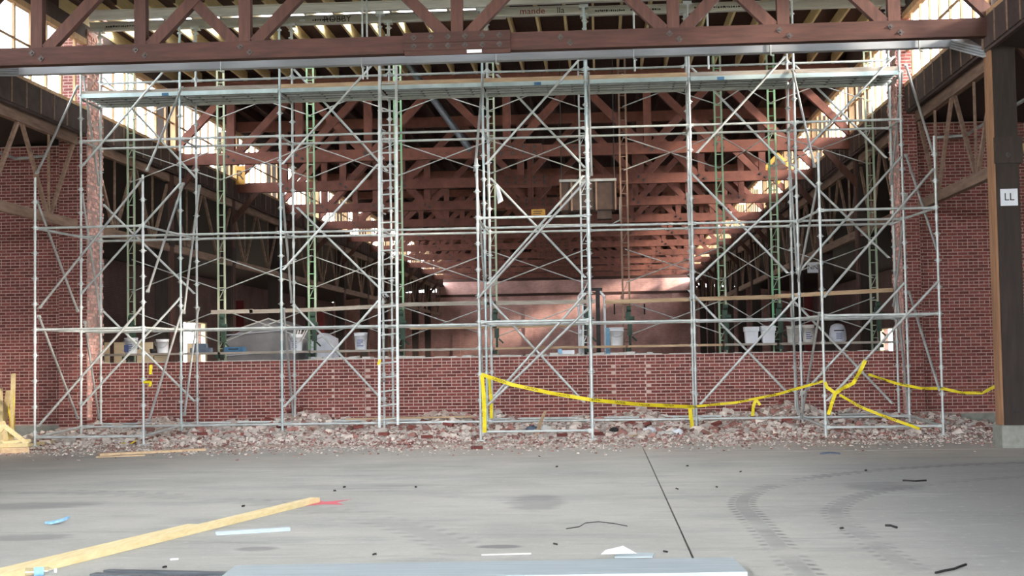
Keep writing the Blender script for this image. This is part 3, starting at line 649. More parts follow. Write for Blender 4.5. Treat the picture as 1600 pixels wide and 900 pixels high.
# access ladder
la = thing('access_ladder', 'tall light metal access ladder fixed to the scaffold front', 'ladder', (-4.3, 26.95, 0))
yl = 26.95
a0, a1, b0, b1 = atY(593, 668, yl), atY(593, 98, yl), atY(622, 664, yl), atY(619, 98, yl)
for a, b in ((a0, a1), (b0, b1)): MB().bar(a, b, 0.055, 0.05, (0, 1, 0)).build('rail', M['galv'], la)
for k in range(26):
    t = (k+0.5)/26; MB().tube(a0.lerp(a1, t), b0.lerp(b1, t), 0.017, 8).build('rung', M['galv'], la)
for k in (3, 9, 15, 21):
    t = k/26+0.01; c = a0.lerp(a1, t); MB().tube(c, (c.x+0.06, YF, c.z), 0.02, 6).build('standoff', M['galv_dull'], la)

# ================================================================== SHORING BEAMS under the cut joists
def ibeam(name, xa, xb, y, z0, label, marks):
    t = thing(name, label, 'beam', ((xa+xb)/2, y, z0), 'aluminium shoring beams')
    MB().prism([(xa, y-0.065, z0), (xa, y+0.065, z0), (xa, y+0.065, z0+0.03), (xa, y+0.012, z0+0.03), (xa, y+0.012, z0+0.165), (xa, y+0.05, z0+0.165), (xa, y+0.05, z0+0.195), (xa, y-0.05, z0+0.195), (xa, y-0.05, z0+0.165), (xa, y-0.012, z0+0.165), (xa, y-0.012, z0+0.03), (xa, y-0.065, z0+0.03)], (xb-xa, 0, 0)).build('web_and_flanges', M['alu'], t)
    for (body, x, size, mt) in marks: put_text(body, size, M[mt], 'marking', (x, y-0.016, z0+0.098), t)
    return t
zl = 8.70; yb2 = 28.45
mx = lambda px, py=25: atY(px, py, yb2-0.02).x
b1 = ibeam('shoring_beam', mx(140), mx(790), yb2, zl, 'grey aluminium shoring beam hand-lettered ROBBY under the roof joists', [('ROBBY', mx(527, 22), 0.19, 'black')])
b2 = ibeam('shoring_beam', mx(770), mx(918), yb2-0.1, zl+0.01, 'short grey shoring beam with mandella handwritten in red', [('mande', mx(832, 8), 0.20, 'ink_red'), ('lla', mx(876, 8), 0.19, 'timber_dark')])
b3 = ibeam('shoring_beam', mx(912), mx(1420), yb2, zl, 'grey aluminium shoring beam above the right end of the scaffold', [])
b4 = ibeam('shoring_beam', atY(140, 18, 27.35).x, atY(760, 5, 27.35).x, 27.35, zl-0.03, 'grey aluminium shoring beam over the scaffold front on the left', [])
b5 = ibeam('shoring_beam', atY(740, 5, 27.42).x, atY(1420, 5, 27.42).x, 27.42, zl+0.02, 'grey aluminium shoring beam over the scaffold front on the right', [])
def smear(t, xs, y):   # worn, unreadable mill print
    b = MB()
    for x in xs:
        u = x
        for _ in range(14):
            l_ = random.uniform(0.018, 0.045); b.box(u, u+l_, y-0.0165, y-0.0125, zl+0.075+random.uniform(0, 0.012), zl+0.12-random.uniform(0, 0.015)); u += l_+random.uniform(0.008, 0.02)
    stuff(b.build('worn_print', M['black'], t))
smear(b1, (mx(165), mx(488)), yb2); smear(b3, (mx(930), mx(985), mx(1085), mx(1130)), yb2)
MB().prism([(mx(472)-0.06, yb2-0.016, zl+0.07), (mx(472)+0.06, yb2-0.016, zl+0.07), (mx(472)+0.06, yb2-0.016, zl+0.12), (mx(472)-0.06, yb2-0.016, zl+0.12)], (0, 0.004, 0)).build('oval_logo', M['white'], b1)
for k, x in enumerate(XS):
    for y, zz in ((YF, 8.58), (YBk, 8.66)):
        if y == YF and k in (0, 8): continue
        MB().box(x-0.09, x+0.09, y-0.02, y+0.16, zz, zz+0.015).box(x-0.09, x+0.09, y-0.03, y-0.018, zz, zz+0.07).tube((x, y, zz-0.25), (x, y, zz), 0.017, 6).tube((x, y, zz-0.27), (x, y, zz-0.24), 0.05, 8).build('screw_jack', M['galv'], main)
# extra thin drop rods at the top
for px, lb in ((566, 'pair of thin light rods above the third scaffold bay, left one'), (573, 'pair of thin light rods above the third scaffold bay, right one'), (990, 'thin light rod beside the sixth scaffold bay top'), (1105, 'thin light rod near the right truss diagonal')):
    p = atY(px, 20, 26.5); tag(MB().tube((p.x, 26.5, 7.1), (p.x, 26.5, 9.2), 0.02, 6).build('drop_rod', M['galv'], None, (p.x, 26.5, 7.1)), lb, 'rod')

# ================================================================== TOWERS AND PLATFORM BEHIND THE WALL
YM = 31.0
mast_me = MB().tube((-0.075, 0, 0), (0.075, 0, 0), 0.012, 6)
def mast(px, m, label, ztop=8.35):
    x = atY(px, 400, YM).x
    t = thing('mast_tower', label, 'scaffold tower', (x, YM, 0), 'ladder masts behind the low wall')
    for s in (-1, 1): MB().box(x+s*0.075-0.02, x+s*0.075+0.02, YM-0.025, YM+0.025, 0, ztop).build('rail', M[m], t)
    rm = mast_me.mesh('rung', M[m]); z = 0.2; k = 0
    while z < ztop:
        shared(rm, 'rung', (x, YM, z), t)
        if k % 4 == 2: MB().bar((x-0.06, YM, z+0.02), (x+0.06, YM, z+0.26), 0.015, 0.015).build('lacing', M[m], t)
        z += 0.28; k += 1
    wb = MB().box(x-0.02, x+0.09, YM-0.16, YM-0.03, 2.28, 2.56).tube((x+0.0, YM-0.16, 2.62), (x+0.10, YM-0.16, 2.62), 0.065, 10).tube((x+0.06, YM-0.2, 2.40), (x+0.17, YM-0.2, 2.40), 0.05, 10).box(x+0.02, x+0.12, YM-0.15, YM-0.05, 2.02, 2.28).tube((x+0.07, YM-0.1, 1.74), (x+0.07, YM-0.1, 2.05), 0.025, 8).box(x-0.03, x+0.07, YM-0.55, YM-0.03, 1.66, 1.74)
    wb.tube((x+0.12, YM-0.15, 2.0), (x+0.22, YM-0.15, 1.9), 0.02, 6).build('winch', M['winch'], t)
    return x
MASTS = [(205, 'mast', 'green ladder mast nearest the left brick pilaster'), (346, 'mast', 'yellow-green ladder mast behind the second scaffold bay'), (487, 'mast_green', 'green ladder mast behind the third scaffold bay'),
         (624, 'mast_green', 'bright green ladder mast right behind the access ladder'), (770, 'mast', 'pale green ladder mast behind the middle buttress post'), (914, 'galv', 'pale metal ladder mast beside the wheeled lift frame'),
         (977, 'mast_rust', 'rusty brown ladder mast right of the wheeled lift frame'), (1127, 'mast_green', 'green ladder mast left of the two square white pails'), (1211, 'mast_green', 'green ladder mast right of the two square white pails'), (1364, 'mast', 'dark green ladder mast nearest the right brick pilaster')]
mxs = [mast(*a) for a in MASTS]
xb_ = thing('cross_braces', 'thin crossed rods linking the ladder masts behind the wall', 'braces', (XC, YM, 0))
for i, (a, b) in enumerate(zip(mxs, mxs[1:])):
    if b-a < 1.0: continue
    for zc in (2.4, 3.6, 6.15, 7.6):
        MB().tube((a, YM-0.03, zc-0.38), (b, YM-0.03, zc+0.38), 0.013, 6).build('rod', M['galv_dull'], xb_)
        MB().tube((a, YM+0.03, zc+0.38), (b, YM+0.03, zc-0.38), 0.013, 6).build('rod', M['galv_dull'], xb_)
ZP = 1.80
for i, (p0, p1, lb) in enumerate(((150, 350, 'left end beside the brick pilaster'), (346, 490, 'in front of the grey tarp cover'), (487, 628, 'behind the third scaffold bay'), (624, 775, 'right of the access ladder'), (770, 980, 'in front of the wheeled lift frame'), (977, 1130, 'right of the rusty mast'), (1127, 1215, 'below the two square white pails'), (1211, 1400, 'right end beside the brick pilaster'))):
    xa, xb2 = atY(p0, 540, 30.55).x, atY(p1, 540, 30.55).x
    pf = thing('walk_plank', 'weathered work planks laid between masts, %s' % lb, 'planks', ((xa+xb2)/2, 30.5, ZP-0.05), 'planks of the platform behind the low wall')
    for j in range(2): MB().box(xa, xb2, 30.22+j*0.30, 30.50+j*0.30, ZP-0.05+0.003*j, ZP+0.003*j).build('plank', M['plank_grey'] if i not in (4, 5) else M['lumber_x'], pf)
def rail_between(p0, p1, y0, y1, m, label, h=0.09):
    a, b = atY(p0, y0, 30.85), atY(p1, y1, 30.85)
    tag(MB().bar(a, b, 0.04, h).build('guard_board', M[m], None, a), label, 'board', 'guard boards behind the low wall')
rail_between(390, 490, 487, 484, 'plank_grey', 'grey guard board above the grey tarp cover'); rail_between(330, 395, 488, 486, 'plank_grey', 'short grey guard board left of the grey tarp cover')
rail_between(487, 630, 484, 477, 'plank_grey', 'grey guard board behind the third scaffold bay'); rail_between(628, 775, 476, 473, 'plank_grey', 'grey guard board right of the access ladder')
rail_between(640, 776, 513, 511, 'lumber_x', 'lower pale guard board right of the access ladder', 0.06)
rail_between(760, 930, 474, 471, 'plank_grey', 'guard board crossing in front of the wheeled lift frame'); rail_between(945, 1130, 472, 466, 'lumber_x', 'fresh wooden guard board above the rusty mast winch')
rail_between(770, 900, 511, 508, 'lumber_x', 'lower fresh guard board left of the wheeled lift frame', 0.06); rail_between(1125, 1215, 466, 464, 'lumber_x', 'fresh guard board above the two square white pails'); rail_between(1211, 1395, 463, 453, 'lumber_x', 'fresh guard board above the bagged pail')
# pails
def pail(px, ytop, ybot, m, label, square=False, Y=30.5, prn='blue', wpx=21, lid=True):
    c = atY(px, ybot, Y); c.z = ZP; r = wpx/2/70.0; h = (ybot-ytop)/70.0
    t = thing('plastic_pail', label, 'bucket', c, 'pails on the platform')
    n = 4 if square else 20
    b = MB(); prof = [(r*0.84, 0), (r*0.86, 0.01), (r*0.97, h*0.80), (r*1.0, h*0.80), (r*1.0, h*0.84), (r*0.98, h*0.84), (r*0.985, h*0.93)]
    if square:
        k = 1.38; m4 = Matrix.Rotation(math.pi/4, 3, 'Z'); q = MB().lathe((0, 0, 0), [(a*k, z) for a, z in prof], 4); b.add([m4 @ Vector(v)+c for v in q.v], q.f)
        b.build('body', M[m], t); q = MB().lathe((0, 0, 0), [(r*1.05*k, h*0.72), (r*1.08*k, h*0.74), (r*1.08*k, h), (r*1.0*k, h+0.005)], 4); b = MB().add([m4 @ Vector(v)+c for v in q.v], q.f); b.build('lid', M[m], t)
    else:
        b.lathe(c, prof, 20).build('body', M[m], t); MB().lathe(c, [(r*1.02, h*0.93), (r*1.04, h*0.94), (r*1.04, h*0.995), (r*1.0, h)], 20).build('rim', M[m], t)
        hp = [c+Vector((r*1.03*math.cos(u), -r*0.35*math.sin(u)-0.6*r, h*0.86-0.16*math.sin(u))) for u in [math.pi*i/10 for i in range(11)]]
        MB().path(hp, 0.005, 5).build('handle', M['galv_dull'], t)
    if prn:
        pb = MB(); yy = c.y-(r*0.95 if not square else r*0.98)
        if prn == 'panel': pb.box(c.x-r*0.75, c.x-r*0.1, yy-0.012, yy+0.03, c.z+h*0.1, c.z+h*0.55)
        for k in range(4): pb.box(c.x-r*0.45, c.x+r*random.uniform(0.1, 0.5), yy-0.008, yy+0.03, c.z+h*(0.2+0.11*k), c.z+h*(0.25+0.11*k))
        pb.build('printed_label', M['print_blue'], t)
    return t
pail(205, 528, 553, 'white', 'white pail with dark printed label nearest the left brick pilaster', prn='panel'); pail(254, 531, 553, 'white', 'plain white pail beside the small black tub', prn=None, wpx=20)
pail(463, 523, 549, 'white', 'white pail overfilled with tools behind the third scaffold post'); pail(564, 519, 546, 'white', 'lone white pail with blue print left of the access ladder')
pail(964, 513, 541, 'white', 'large white pail with lid right of the wheeled lift frame', prn=None, wpx=22); pail(1174, 506, 531, 'white', 'square white lidded pail, left of the pair', True, prn=None); pail(1200, 505, 531, 'white', 'square white lidded pail, right of the pair', True, prn=None)
pail(1240, 504, 530, 'offwhite', 'dirty white pail behind the right buttress post, left of two', prn=None); pail(1263, 503, 530, 'offwhite', 'dirty white pail with dark logo, right of two', wpx=20)
# bagged pail
c = atY(1309, 528, 30.5); c.z = ZP; bgp = thing('bagged_pail', 'pail wrapped in a grey-white plastic bag near the right pilaster', 'bucket', c)
prof = [(0.16, 0), (0.185, 0.03), (0.175, 0.20), (0.17, 0.27), (0.14, 0.35), (0.09, 0.385), (0.04, 0.395)]
q = MB().lathe(c, prof, 24); q.v = [(x+random.uniform(-.01, .01), y+random.uniform(-.01, .01), z+random.uniform(0, .01)) for x, y, z in q.v]; q.build('bag', M['bag'], bgp)
MB().box(c.x-0.10, c.x+0.11, c.y-0.187, c.y-0.1, c.z+0.235, c.z+0.26).build('dark_band', M['black'], bgp); 
qb = MB()
for k in range(4): qb.box(c.x-0.06, c.x+0.07, c.y-0.186, c.y-0.1, c.z+0.07+0.035*k, c.z+0.085+0.035*k)
qb.build('printed_label', M['print_blue'], bgp)
# tools in the overfilled pail
c = atY(463, 523, 30.5); tt = thing('trowel_handles', 'bundle of tool handles sticking out of the overfilled pail', 'tools', (c.x, 30.5, ZP+0.1))
for k in range(5): MB().tube((c.x-0.06+0.03*k, 30.5, ZP+0.1), (c.x-0.02+0.07*k, 30.5+0.02*k, ZP+0.48+0.03*(k % 3)), 0.014, 6).build('handle', M['offwhite'], tt)
# black tub, plywood, tarp cover, blue tool case
c = atY(239, 552, 30.4); c.z = ZP; tag(MB().lathe(c, [(0.05, 0), (0.065, 0.02), (0.075, 0.10), (0.068, 0.10), (0.06, 0.03)], 16).build('mixing_tub', M['black'], None, c), 'small black mixing tub between two white pails', 'tub')
for px0, px1, yt, lb in ((163, 171, 535, 'narrow upright plywood offcut against the left pilaster'), (178, 196, 535, 'beige plywood sheet left of the labelled pail'), (214, 239, 535, 'beige plywood sheet behind the black tub'), (241, 262, 556, 'low plywood strip under the plain pail'), (292, 312, 536, 'beige plywood piece below the bright doorway')):
    a, b = atY(px0, yt, 31.6), atY(px1, yt, 31.6); tag(MB().box(a.x, b.x, 31.6, 31.62, 0, a.z).build('plywood_sheet', M['plywood'], None, (a.x, 31.6, 0)), lb, 'plywood')
YTa = 35.5
a, b, ap = atY(352, 560, YTa), atY(452, 560, YTa), atY(421, 499, YTa)
tp = thing('tarp_shelter', 'grey tarp-covered gabled stack behind the low wall', 'tarp', ((a.x+b.x)/2, YTa, 0))
ez = atY(380, 512, YTa).z
MB().prism([(a.x, YTa, 0), (b.x+0.1, YTa, 0), (b.x+0.1, YTa, ez-0.1), (ap.x+0.55, YTa, ez), (ap.x-0.62, YTa, ez), (a.x, YTa, ez-0.3)], (0, 2.2, 0)).build('covered_body', M['tarp'], tp)
MB().prism([(ap.x-0.70, YTa-0.06, ez), (ap.x+0.72, YTa-0.06, ez-0.05), (ap.x, YTa-0.06, ap.z)], (0, 2.3, 0)).build('gable_top', M['tarp'], tp)
MB().bar((ap.x-0.74, YTa-0.09, ez-0.01), (ap.x, YTa-0.09, ap.z+0.02), 0.05, 0.03).bar((ap.x, YTa-0.09, ap.z+0.02), (ap.x+0.78, YTa-0.09, ez-0.06), 0.05, 0.03).build('hem', M['offwhite'], tp)
for k in (0.25, 0.5, 0.72): MB().bar((a.x, YTa-0.02, ez*k+0.5), (b.x+0.1, YTa-0.02, ez*k+0.62), 0.03, 0.02).build('fold', M['bag'], tp)
a = atY(500, 520, 36); tag(MB().prism([(a.x-0.25, 36, 0), (a.x+0.35, 36, 0), (a.x+0.30, 36, a.z-0.15), (a.x+0.02, 36, a.z), (a.x-0.25, 36, a.z-0.2)], (0, 1, 0)).build('tarp_heap', M['bag'], None, (a.x, 36, 0)), 'pale tarp heap behind the overfilled pail', 'tarp')
a, b = atY(353, 553, 30.45), atY(382, 553, 30.45); tc_ = thing('tool_case', 'blue tool case lying on the planks near the grey tarp', 'case', (a.x, 30.45, ZP))
MB().box(a.x, b.x, 30.3, 30.6, ZP, ZP+0.11).build('body', M['blue'], tc_); MB().box(a.x+0.1, b.x-0.1, 30.29, 30.3, ZP+0.05, ZP+0.075).build('handle', M['black'], tc_)
a = atY(316, 552, 30.45); tag(MB().box(a.x-0.25, a.x+0.2, 30.35, 30.6, ZP, ZP+0.10).box(a.x-0.20, a.x+0.1, 30.4, 30.55, ZP+0.10, ZP+0.2).build('tool_bag', M['rag'], None, (a.x, 30.45, ZP)), 'dark tool bag on the planks below the bright doorway', 'bag')
a = atY(887, 546, 30.1); tag(MB().box(a.x-0.10, a.x+0.16, 29.2, 29.3, ZT+0.04, ZT+0.12).build('tool_box', M['white'], None, (a.x, 29.25, ZT)), 'small white box with blue end on the wall top', 'box')
tag(MB().box(a.x-0.19, a.x-0.105, 29.2, 29.3, ZT+0.04, ZT+0.15).build('glove_pack', M['glove'], None, (a.x-0.15, 29.25, ZT)), 'light blue packet beside the small white box', 'packet')
# wheeled lift frame
lf = thing('lift_frame', 'white tube frame with dark mast standing behind the low wall', 'lift', (atY(927, 550, 32).x, 32, 0))
for px in (904, 944):
    a = atY(px, 455, 32); MB().path([(a.x, 32, 0.1), (a.x, 32, a.z-0.12), (a.x+(0.1 if px < 920 else -0.1), 32, a.z)], 0.03, 8).build('upright', M['white'], lf)
    a2 = atY(px+4, 515, 31.6); MB().path([(a2.x, 31.6, 0.1), (a2.x, 31.6, a2.z)], 0.025, 8).build('guard_tube', M['white'], lf)
a = atY(925, 452, 32); MB().box(a.x-0.26, a.x+0.24, 31.97, 32.03, a.z-0.04, a.z+0.03).box(a.x-0.22, a.x-0.14, 31.95, 32.05, 0.1, a.z).box(a.x+0.08, a.x+0.18, 31.95, 32.05, 0.1, a.z).build('mast_column', M['iron'], lf)
a = atY(950, 540, 31.4); MB().box(a.x-0.05, a.x+0.05, 31.38, 31.42, 0, atY(950, 512, 31.4).z).build('blue_panel', M['glove'], lf)
# hanging heater and yellow notice
a, b = atY(876, 285, 33.5), atY(962, 328, 33.5); hb = thing('hanging_heater', 'brown box heater hung on rods behind the scaffold centre', 'heater', ((a.x+b.x)/2, 33.5, b.z))
MB().box(a.x, b.x, 33.3, 33.9, b.z, a.z).build('casing', M['heater'], hb)
for x in (a.x, (a.x*0.8+b.x*0.2), (a.x*0.35+b.x*0.65), b.x): MB().box(x-0.02, x+0.02, 33.27, 33.3, b.z-0.02, a.z+0.05).build('rib', M['mast_rust'], hb)
MB().box(a.x-0.03, b.x+0.03, 33.26, 33.32, a.z-0.02, a.z+0.04).build('top_flange', M['galv_dull'], hb)
for x in (a.x+0.02, b.x-0.02): MB().tube((x, 33.5, a.z), (x, 33.5, 9.2), 0.012, 6).build('hanger_rod', M['iron'], hb)
MB().box(b.x-0.45, b.x-0.1, 33.35, 33.8, b.z-0.22, b.z).build('burner', M['heater'], hb)
MB().path([(a.x-0.5, 33.4, b.z-0.34), (b.x-0.1, 33.4, b.z-0.36), (b.x+0.1, 33.4, b.z-0.26), (b.x+0.1, 33.4, b.z+0.3)], 0.02, 6).build('gas_pipe', M['galv_dull'], hb)
p = atY(841, 334, 33); nt_ = thing('notice_board', 'yellow notice board hanging behind the scaffold centre', 'sign', (p.x, 33, p.z-0.1))
MB().box(p.x-0.17, p.x+0.17, 33, 33.03, p.z-0.11, p.z+0.11).build('board', M['yellow_sign'], nt_)
for k in range(3): MB().box(p.x-0.12, p.x+0.10-0.03*k, 32.994, 33.0, p.z+0.05-0.05*k, p.z+0.07-0.05*k).build('faded_line', M['heater'], nt_)
for x in (-0.15, 0.15): MB().tube((p.x+x, 33.02, p.z+0.1), (p.x+x, 33.02, 9.2), 0.005, 4).build('wire', M['iron'], nt_)
# red panels deep in the left aisle, duct above
for px, y0, y1, lb in ((375, 470, 500, 'dark red panel deep in the left aisle above the grey tarp'), (501, 488, 506, 'dark red panel deep in the left aisle behind the third bay'), (1264, 462, 495, 'dark red panel deep in the right aisle')):
    a, b = atY(px-8, y0, 47), atY(px+6, y1, 47); tag(MB().box(a.x, b.x, 47, 47.06, 0, a.z).build('red_panel', M['panel_red'], None, (a.x, 47, 0)), lb, 'panel')
a, b = atY(677, 155, 34), atY(735, 235, 34); a = b+(a-b)*((9.2-b.z)/(a.z-b.z)); tag(MB().tube(a, b, 0.085, 12).build('flue_pipe', M['steel_dark'], None, a), 'sloping dark metal flue pipe under the roof left of centre', 'pipe')
a = atY(779, 305, 28.2); tag(MB().add([a+Vector(v) for v in ((-0.06, 0, 0.22), (0.0, 0.02, 0.22), (0.10, 0, -0.12), (-0.02, 0.03, -0.18), (0.04, -0.06, 0.0))], [(0,1,4), (1,2,4), (2,3,4), (3,0,4), (0,3,2,1)]).build('plastic_scrap', M['white'], None, a), 'white plastic scrap snagged on the middle scaffold post', 'scrap')

# ================================================================== RUBBLE
def hrub(x, y):
    if y > 28.95: return 0
    t = max(0.0, min(1.0, (y-25.3)/3.6))
    base = 0.05+0.42*t**1.6
    n = 0.5+0.28*math.sin(x*1.9+0.7)+0.22*math.sin(x*4.3+y*2.1)+0.2*math.sin(x*0.7-1.2)
    edge = min(1, max(0, (x-JL+1.2)/1.2))*min(1, max(0, (8.4-x)/2.0))
    if P1[0]-0.1 < x < P1[1]+0.3: n *= 0.5
    return max(0, base*(0.45+0.55*n))*edge
rb = MB(); nx_, ny_ = 190, 34
x0_, x1_, y0_, y1_ = JL-1.2, 8.4, 25.0, 28.96
for j in range(ny_+1):
    for i in range(nx_+1):
        x = x0_+(x1_-x0_)*i/nx_; y = y0_+(y1_-y0_)*j/ny_
        rb.v.append((x, y, max(0.002, hrub(x, y)*(0.8+0.4*random.random())) if 0 < j < ny_ and 0 < i < nx_ else 0.001))
for j in range(ny_):
    for i in range(nx_):
        x = x0_+(x1_-x0_)*(i+.5)/nx_; y = y0_+(y1_-y0_)*(j+.5)/ny_
        if y > 28.70 and (x < JL+0.0 or x > JR): continue
        a = j*(nx_+1)+i; rb.f.append([a, a+1, a+nx_+2, a+nx_+1]); rb.sm.append(False)
rub = stuff(tag(rb.build('rubble_heap', M['dust']), 'heap of broken brick and mortar along the foot of the low wall', 'rubble'))
def chunk(b, x, y, z, s, fl):
    R_ = Matrix.Rotation(random.uniform(0, 6.28), 3, 'Z') @ Matrix.Rotation(random.uniform(-0.6, 0.6), 3, 'X') @ Matrix.Rotation(random.uniform(-0.5, 0.5), 3, 'Y')
    vs = []
    for i in (-1, 1):
        for j in (-1, 1):
            for k in (-1, 1):
                vs.append(R_ @ Vector((i*s[0]*random.uniform(.6, 1), j*s[1]*random.uniform(.6, 1), k*s[2]*random.uniform(.6, 1)))+Vector((x, y, z)))
    b.add(vs, [(0,1,3,2), (4,6,7,5), (0,4,5,1), (2,3,7,6), (0,2,6,4), (1,5,7,3)])
g1, g2 = MB(), MB()
for n in range(24000):
    x = random.uniform(JL-1.0, 8.2); y = random.betavariate(1.6, 1.25)*4.3+24.75
    if y > 28.9: continue
    if y > 28.65 and (x < JL+0.1 or x > JR-0.05): continue
    h = hrub(x, y)
    if h < 0.02 and random.random() < 0.55: continue
    big = random.random()
    s = random.uniform(0.010, 0.028) if big < 0.80 else (random.uniform(0.028, 0.055) if big < 0.975 else random.uniform(0.055, 0.10))
    if y < 25.6: s = min(s, 0.03)
    red = random.random() < (0.30 if x > -8 else 0.18)
    chunk(g2 if red else g1, x, y, h+s*0.35, (s*random.uniform(0.8, 1.5), s*random.uniform(0.6, 1), s*random.uniform(0.4, 0.8)), 0)
for n in range(4200):       # crumbs thinning out over the concrete
    x = random.uniform(-11.5, 7.5); y = 25.5-abs(random.gauss(0, 1.1)); 
    if y < 20: continue
    s = random.uniform(0.006, 0.02); chunk(g1 if random.random() < 0.7 else g2, x, y, s*0.4, (s*1.3, s, s*0.7), 0)
stuff(g1.build('mortar_chunks', M['rubble'], rub)); stuff(g2.build('brick_chunks', M['rubble_red'], rub))
# loose whole and half bricks one can pick out
bk_me = MB().box(-0.10, 0.10, -0.046, 0.046, 0, 0.056).mesh('loose_brick', M['brick'])
BR = [(117, 695, 0.1, 0), (150, 686, 0.7, .02), (205, 657, 0.9, .25), (225, 660, -0.5, .22), (270, 652, 0.3, .3), (316, 690, 0.2, 0), (385, 692, 0.1, 0), (470, 652, -0.3, .25), (500, 650, 0.9, .28), (525, 657, 1.3, .12), (645, 682, 0.2, .04), (667, 693, 0.4, 0), (700, 680, -0.2, .05), (745, 702, 0.2, 0), (640, 696, 0.9, 0), (790, 683, 0.5, .03), (878, 689, 0.2, 0), (934, 686, 0.7, .02), (985, 672, 0.3, .1), (1010, 668, -0.4, .15), (1120, 668, 0.5, .12), (1198, 640, 1.2, .30), (1165, 642, 0.6, .33), (1230, 668, 0.1, .12), (1420, 655, 0.9, .2), (1405, 648, -0.5, .3), (1395, 642, 0.4, .36), (560, 680, 0.4, .05), (600, 688, -0.2, .02), (440, 684, 0.6, .03)]
BLAB = ['on the concrete between the left buttress posts, nearest the lumber pile', 'in the rubble right of the left pilaster foot', 'tilted high on the rubble left of the second buttress post', 'tilted high on the rubble just under the second buttress post', 'on the rubble below the bright doorway',
 'on the concrete at the right end of the short plank', 'on the concrete below the grey tarp cover', 'on the rubble at the third scaffold post', 'on the rubble right of the third scaffold post', 'against the wall at the left edge of the shallow brick pier', 'in the rubble front right of the ladder foot',
 'at the rubble edge just right of the ladder foot', 'in the rubble halfway between ladder and taped post', 'on the concrete in front of the taped post', 'at the rubble edge directly below the ladder', 'in the rubble just right of the taped post', 'at the rubble edge below the middle buttress ledger', 'at the foot of the right middle buttress post',
 'in the rubble left above the floor joint end', 'in the rubble right above the floor joint end', 'in the rubble right of the hanging tape end', 'tilted against the wall right of the small tape tail', 'tilted against the wall below the small tape tail', 'in the rubble left of the right buttress', 'at the foot of the right brick pilaster',
 'heaped left of the right pilaster foot, lower one', 'heaped left of the right pilaster foot, upper one', 'in the rubble left of the ladder foot, nearest the ladder but one', 'in the rubble front just left of the ladder foot', 'in the rubble front below the fourth scaffold post from left']
for i, (px, py, rz, zz) in enumerate(BR):
    p = atZ(px, py, zz); p.y = min(p.y, 28.8)
    o = bpy.data.objects.new('loose_brick', bk_me); COL.objects.link(o); o.location = (p.x, p.y, hrub(p.x, p.y)+0.045 if p.y > 25.2 else 0.0); o.rotation_euler = (0, 0, rz) if zz < 0.03 else (random.uniform(-.35, .35), random.uniform(-.3, .3), rz)
    tag(o, 'loose red brick '+BLAB[i], 'brick', 'loose bricks in the rubble')
# boards, scraps and trash at the rubble's edge
def board(px0, py0, px1, py1, wd, th, m, label, z=0.0, nm='board', cat='board', lift=0.0, side=None):
    a, b = atZ(px0, py0, z), atZ(px1, py1, z); d = (b-a).normalized(); sd = Vector((-d.y, d.x, 0)); a.z += th/2+lift; b.z += th/2+lift
    return tag(MB().bar(a, b, wd, th, sd).build(nm, M[m], None, (a.x, a.y, a.z-th/2)), label, cat)
board(155, 712, 320, 704, 0.14, 0.04, 'lumber_x', 'flat short plank on the concrete in front of the left rubble', nm='plank', cat='plank')
board(150, 715, 226, 712, 0.10, 0.02, 'lumber_x', 'thin pale lath beside the short plank on the left', nm='lath', cat='lath')
board(0, 709, 45, 707, 0.14, 0.10, 'lumber_x', 'stubby timber block under the lumber pile at the left edge', nm='timber_block', cat='block')
board(0, 704, 82, 692, 0.12, 0.05, 'lumber', 'low board of the lumber pile pointing into the rubble', z=0.06)
board(0, 694, 44, 690, 0.12, 0.05, 'lumber', 'upper flat board of the lumber pile at the left edge', z=0.15)
def lean(p0, Y0, p1, Y1, wd, th, m, label):
    a, b = atY(*p0, Y0), atY(*p1, Y1); a.z = max(a.z, th/2+0.02); tag(MB().bar(a, b, wd, th, (1, 0, 0)).build('leaning_board', M[m], None, a), label, 'board')
lean((18, 690), 25.3, (21, 585), 28.6, 0.09, 0.04, 'lumber', 'tallest board leaning upright at the left edge, wrapped with tape')
lean((2, 692), 25.0, (13, 612), 28.4, 0.10, 0.05, 'lumber', 'middle leaning board in the stack at the left edge'); lean((1, 690), 24.6, (1, 608), 28.2, 0.09, 0.04, 'lumber', 'leaning board cut by the left picture edge')
lean((9, 690), 24.9, (4, 660), 25.2, 0.10, 0.05, 'lumber', 'short prop in the lumber pile at the left edge')
a, b, c_ = atY(-12, 686, 24.3), atY(6, 665, 24.3), atY(44, 694, 24.3)
sh = thing('board_triangle', 'pale wooden triangle frame in the lumber pile at the left edge', 'frame', (b.x, 24.3, 0))
MB().bar(a, b, 0.05, 0.09).build('strut', M['lumber'], sh); MB().bar(b, c_, 0.05, 0.07).build('strut', M['lumber'], sh); MB().bar(atY(-12, 697, 24.28), atY(44, 695, 24.28), 0.05, 0.07).build('tie', M['lumber'], sh)
a, b = atY(838, 680, 25.6), atY(851, 644, 27.0); a.z = 0.15; tag(MB().bar(a, b, 0.03, 0.09, (0.3, 1, 0)).build('split_lath', M['lumber_x'], None, a), 'short pale lath leaning in the rubble by the middle buttress', 'lath')
board(540, 656, 740, 652, 0.16, 0.03, 'lumber_x', 'long plank lying on rubble at the foot of the wall left of the tape', z=0.36, nm='plank', cat='plank')
board(748, 690, 782, 687, 0.05, 0.03, 'plank_grey', 'dark stick on the concrete below the taped post', nm='stick', cat='stick')
board(985, 682, 1025, 676, 0.10, 0.02, 'lumber_x', 'thin plank scrap in the rubble below the wall joint', z=0.08, nm='plank_scrap', cat='plank')
board(1290, 683, 1240, 683, 0.06, 0.03, 'plank_grey', 'dark stick in front of the rubble below the right buttress', nm='stick', cat='stick')
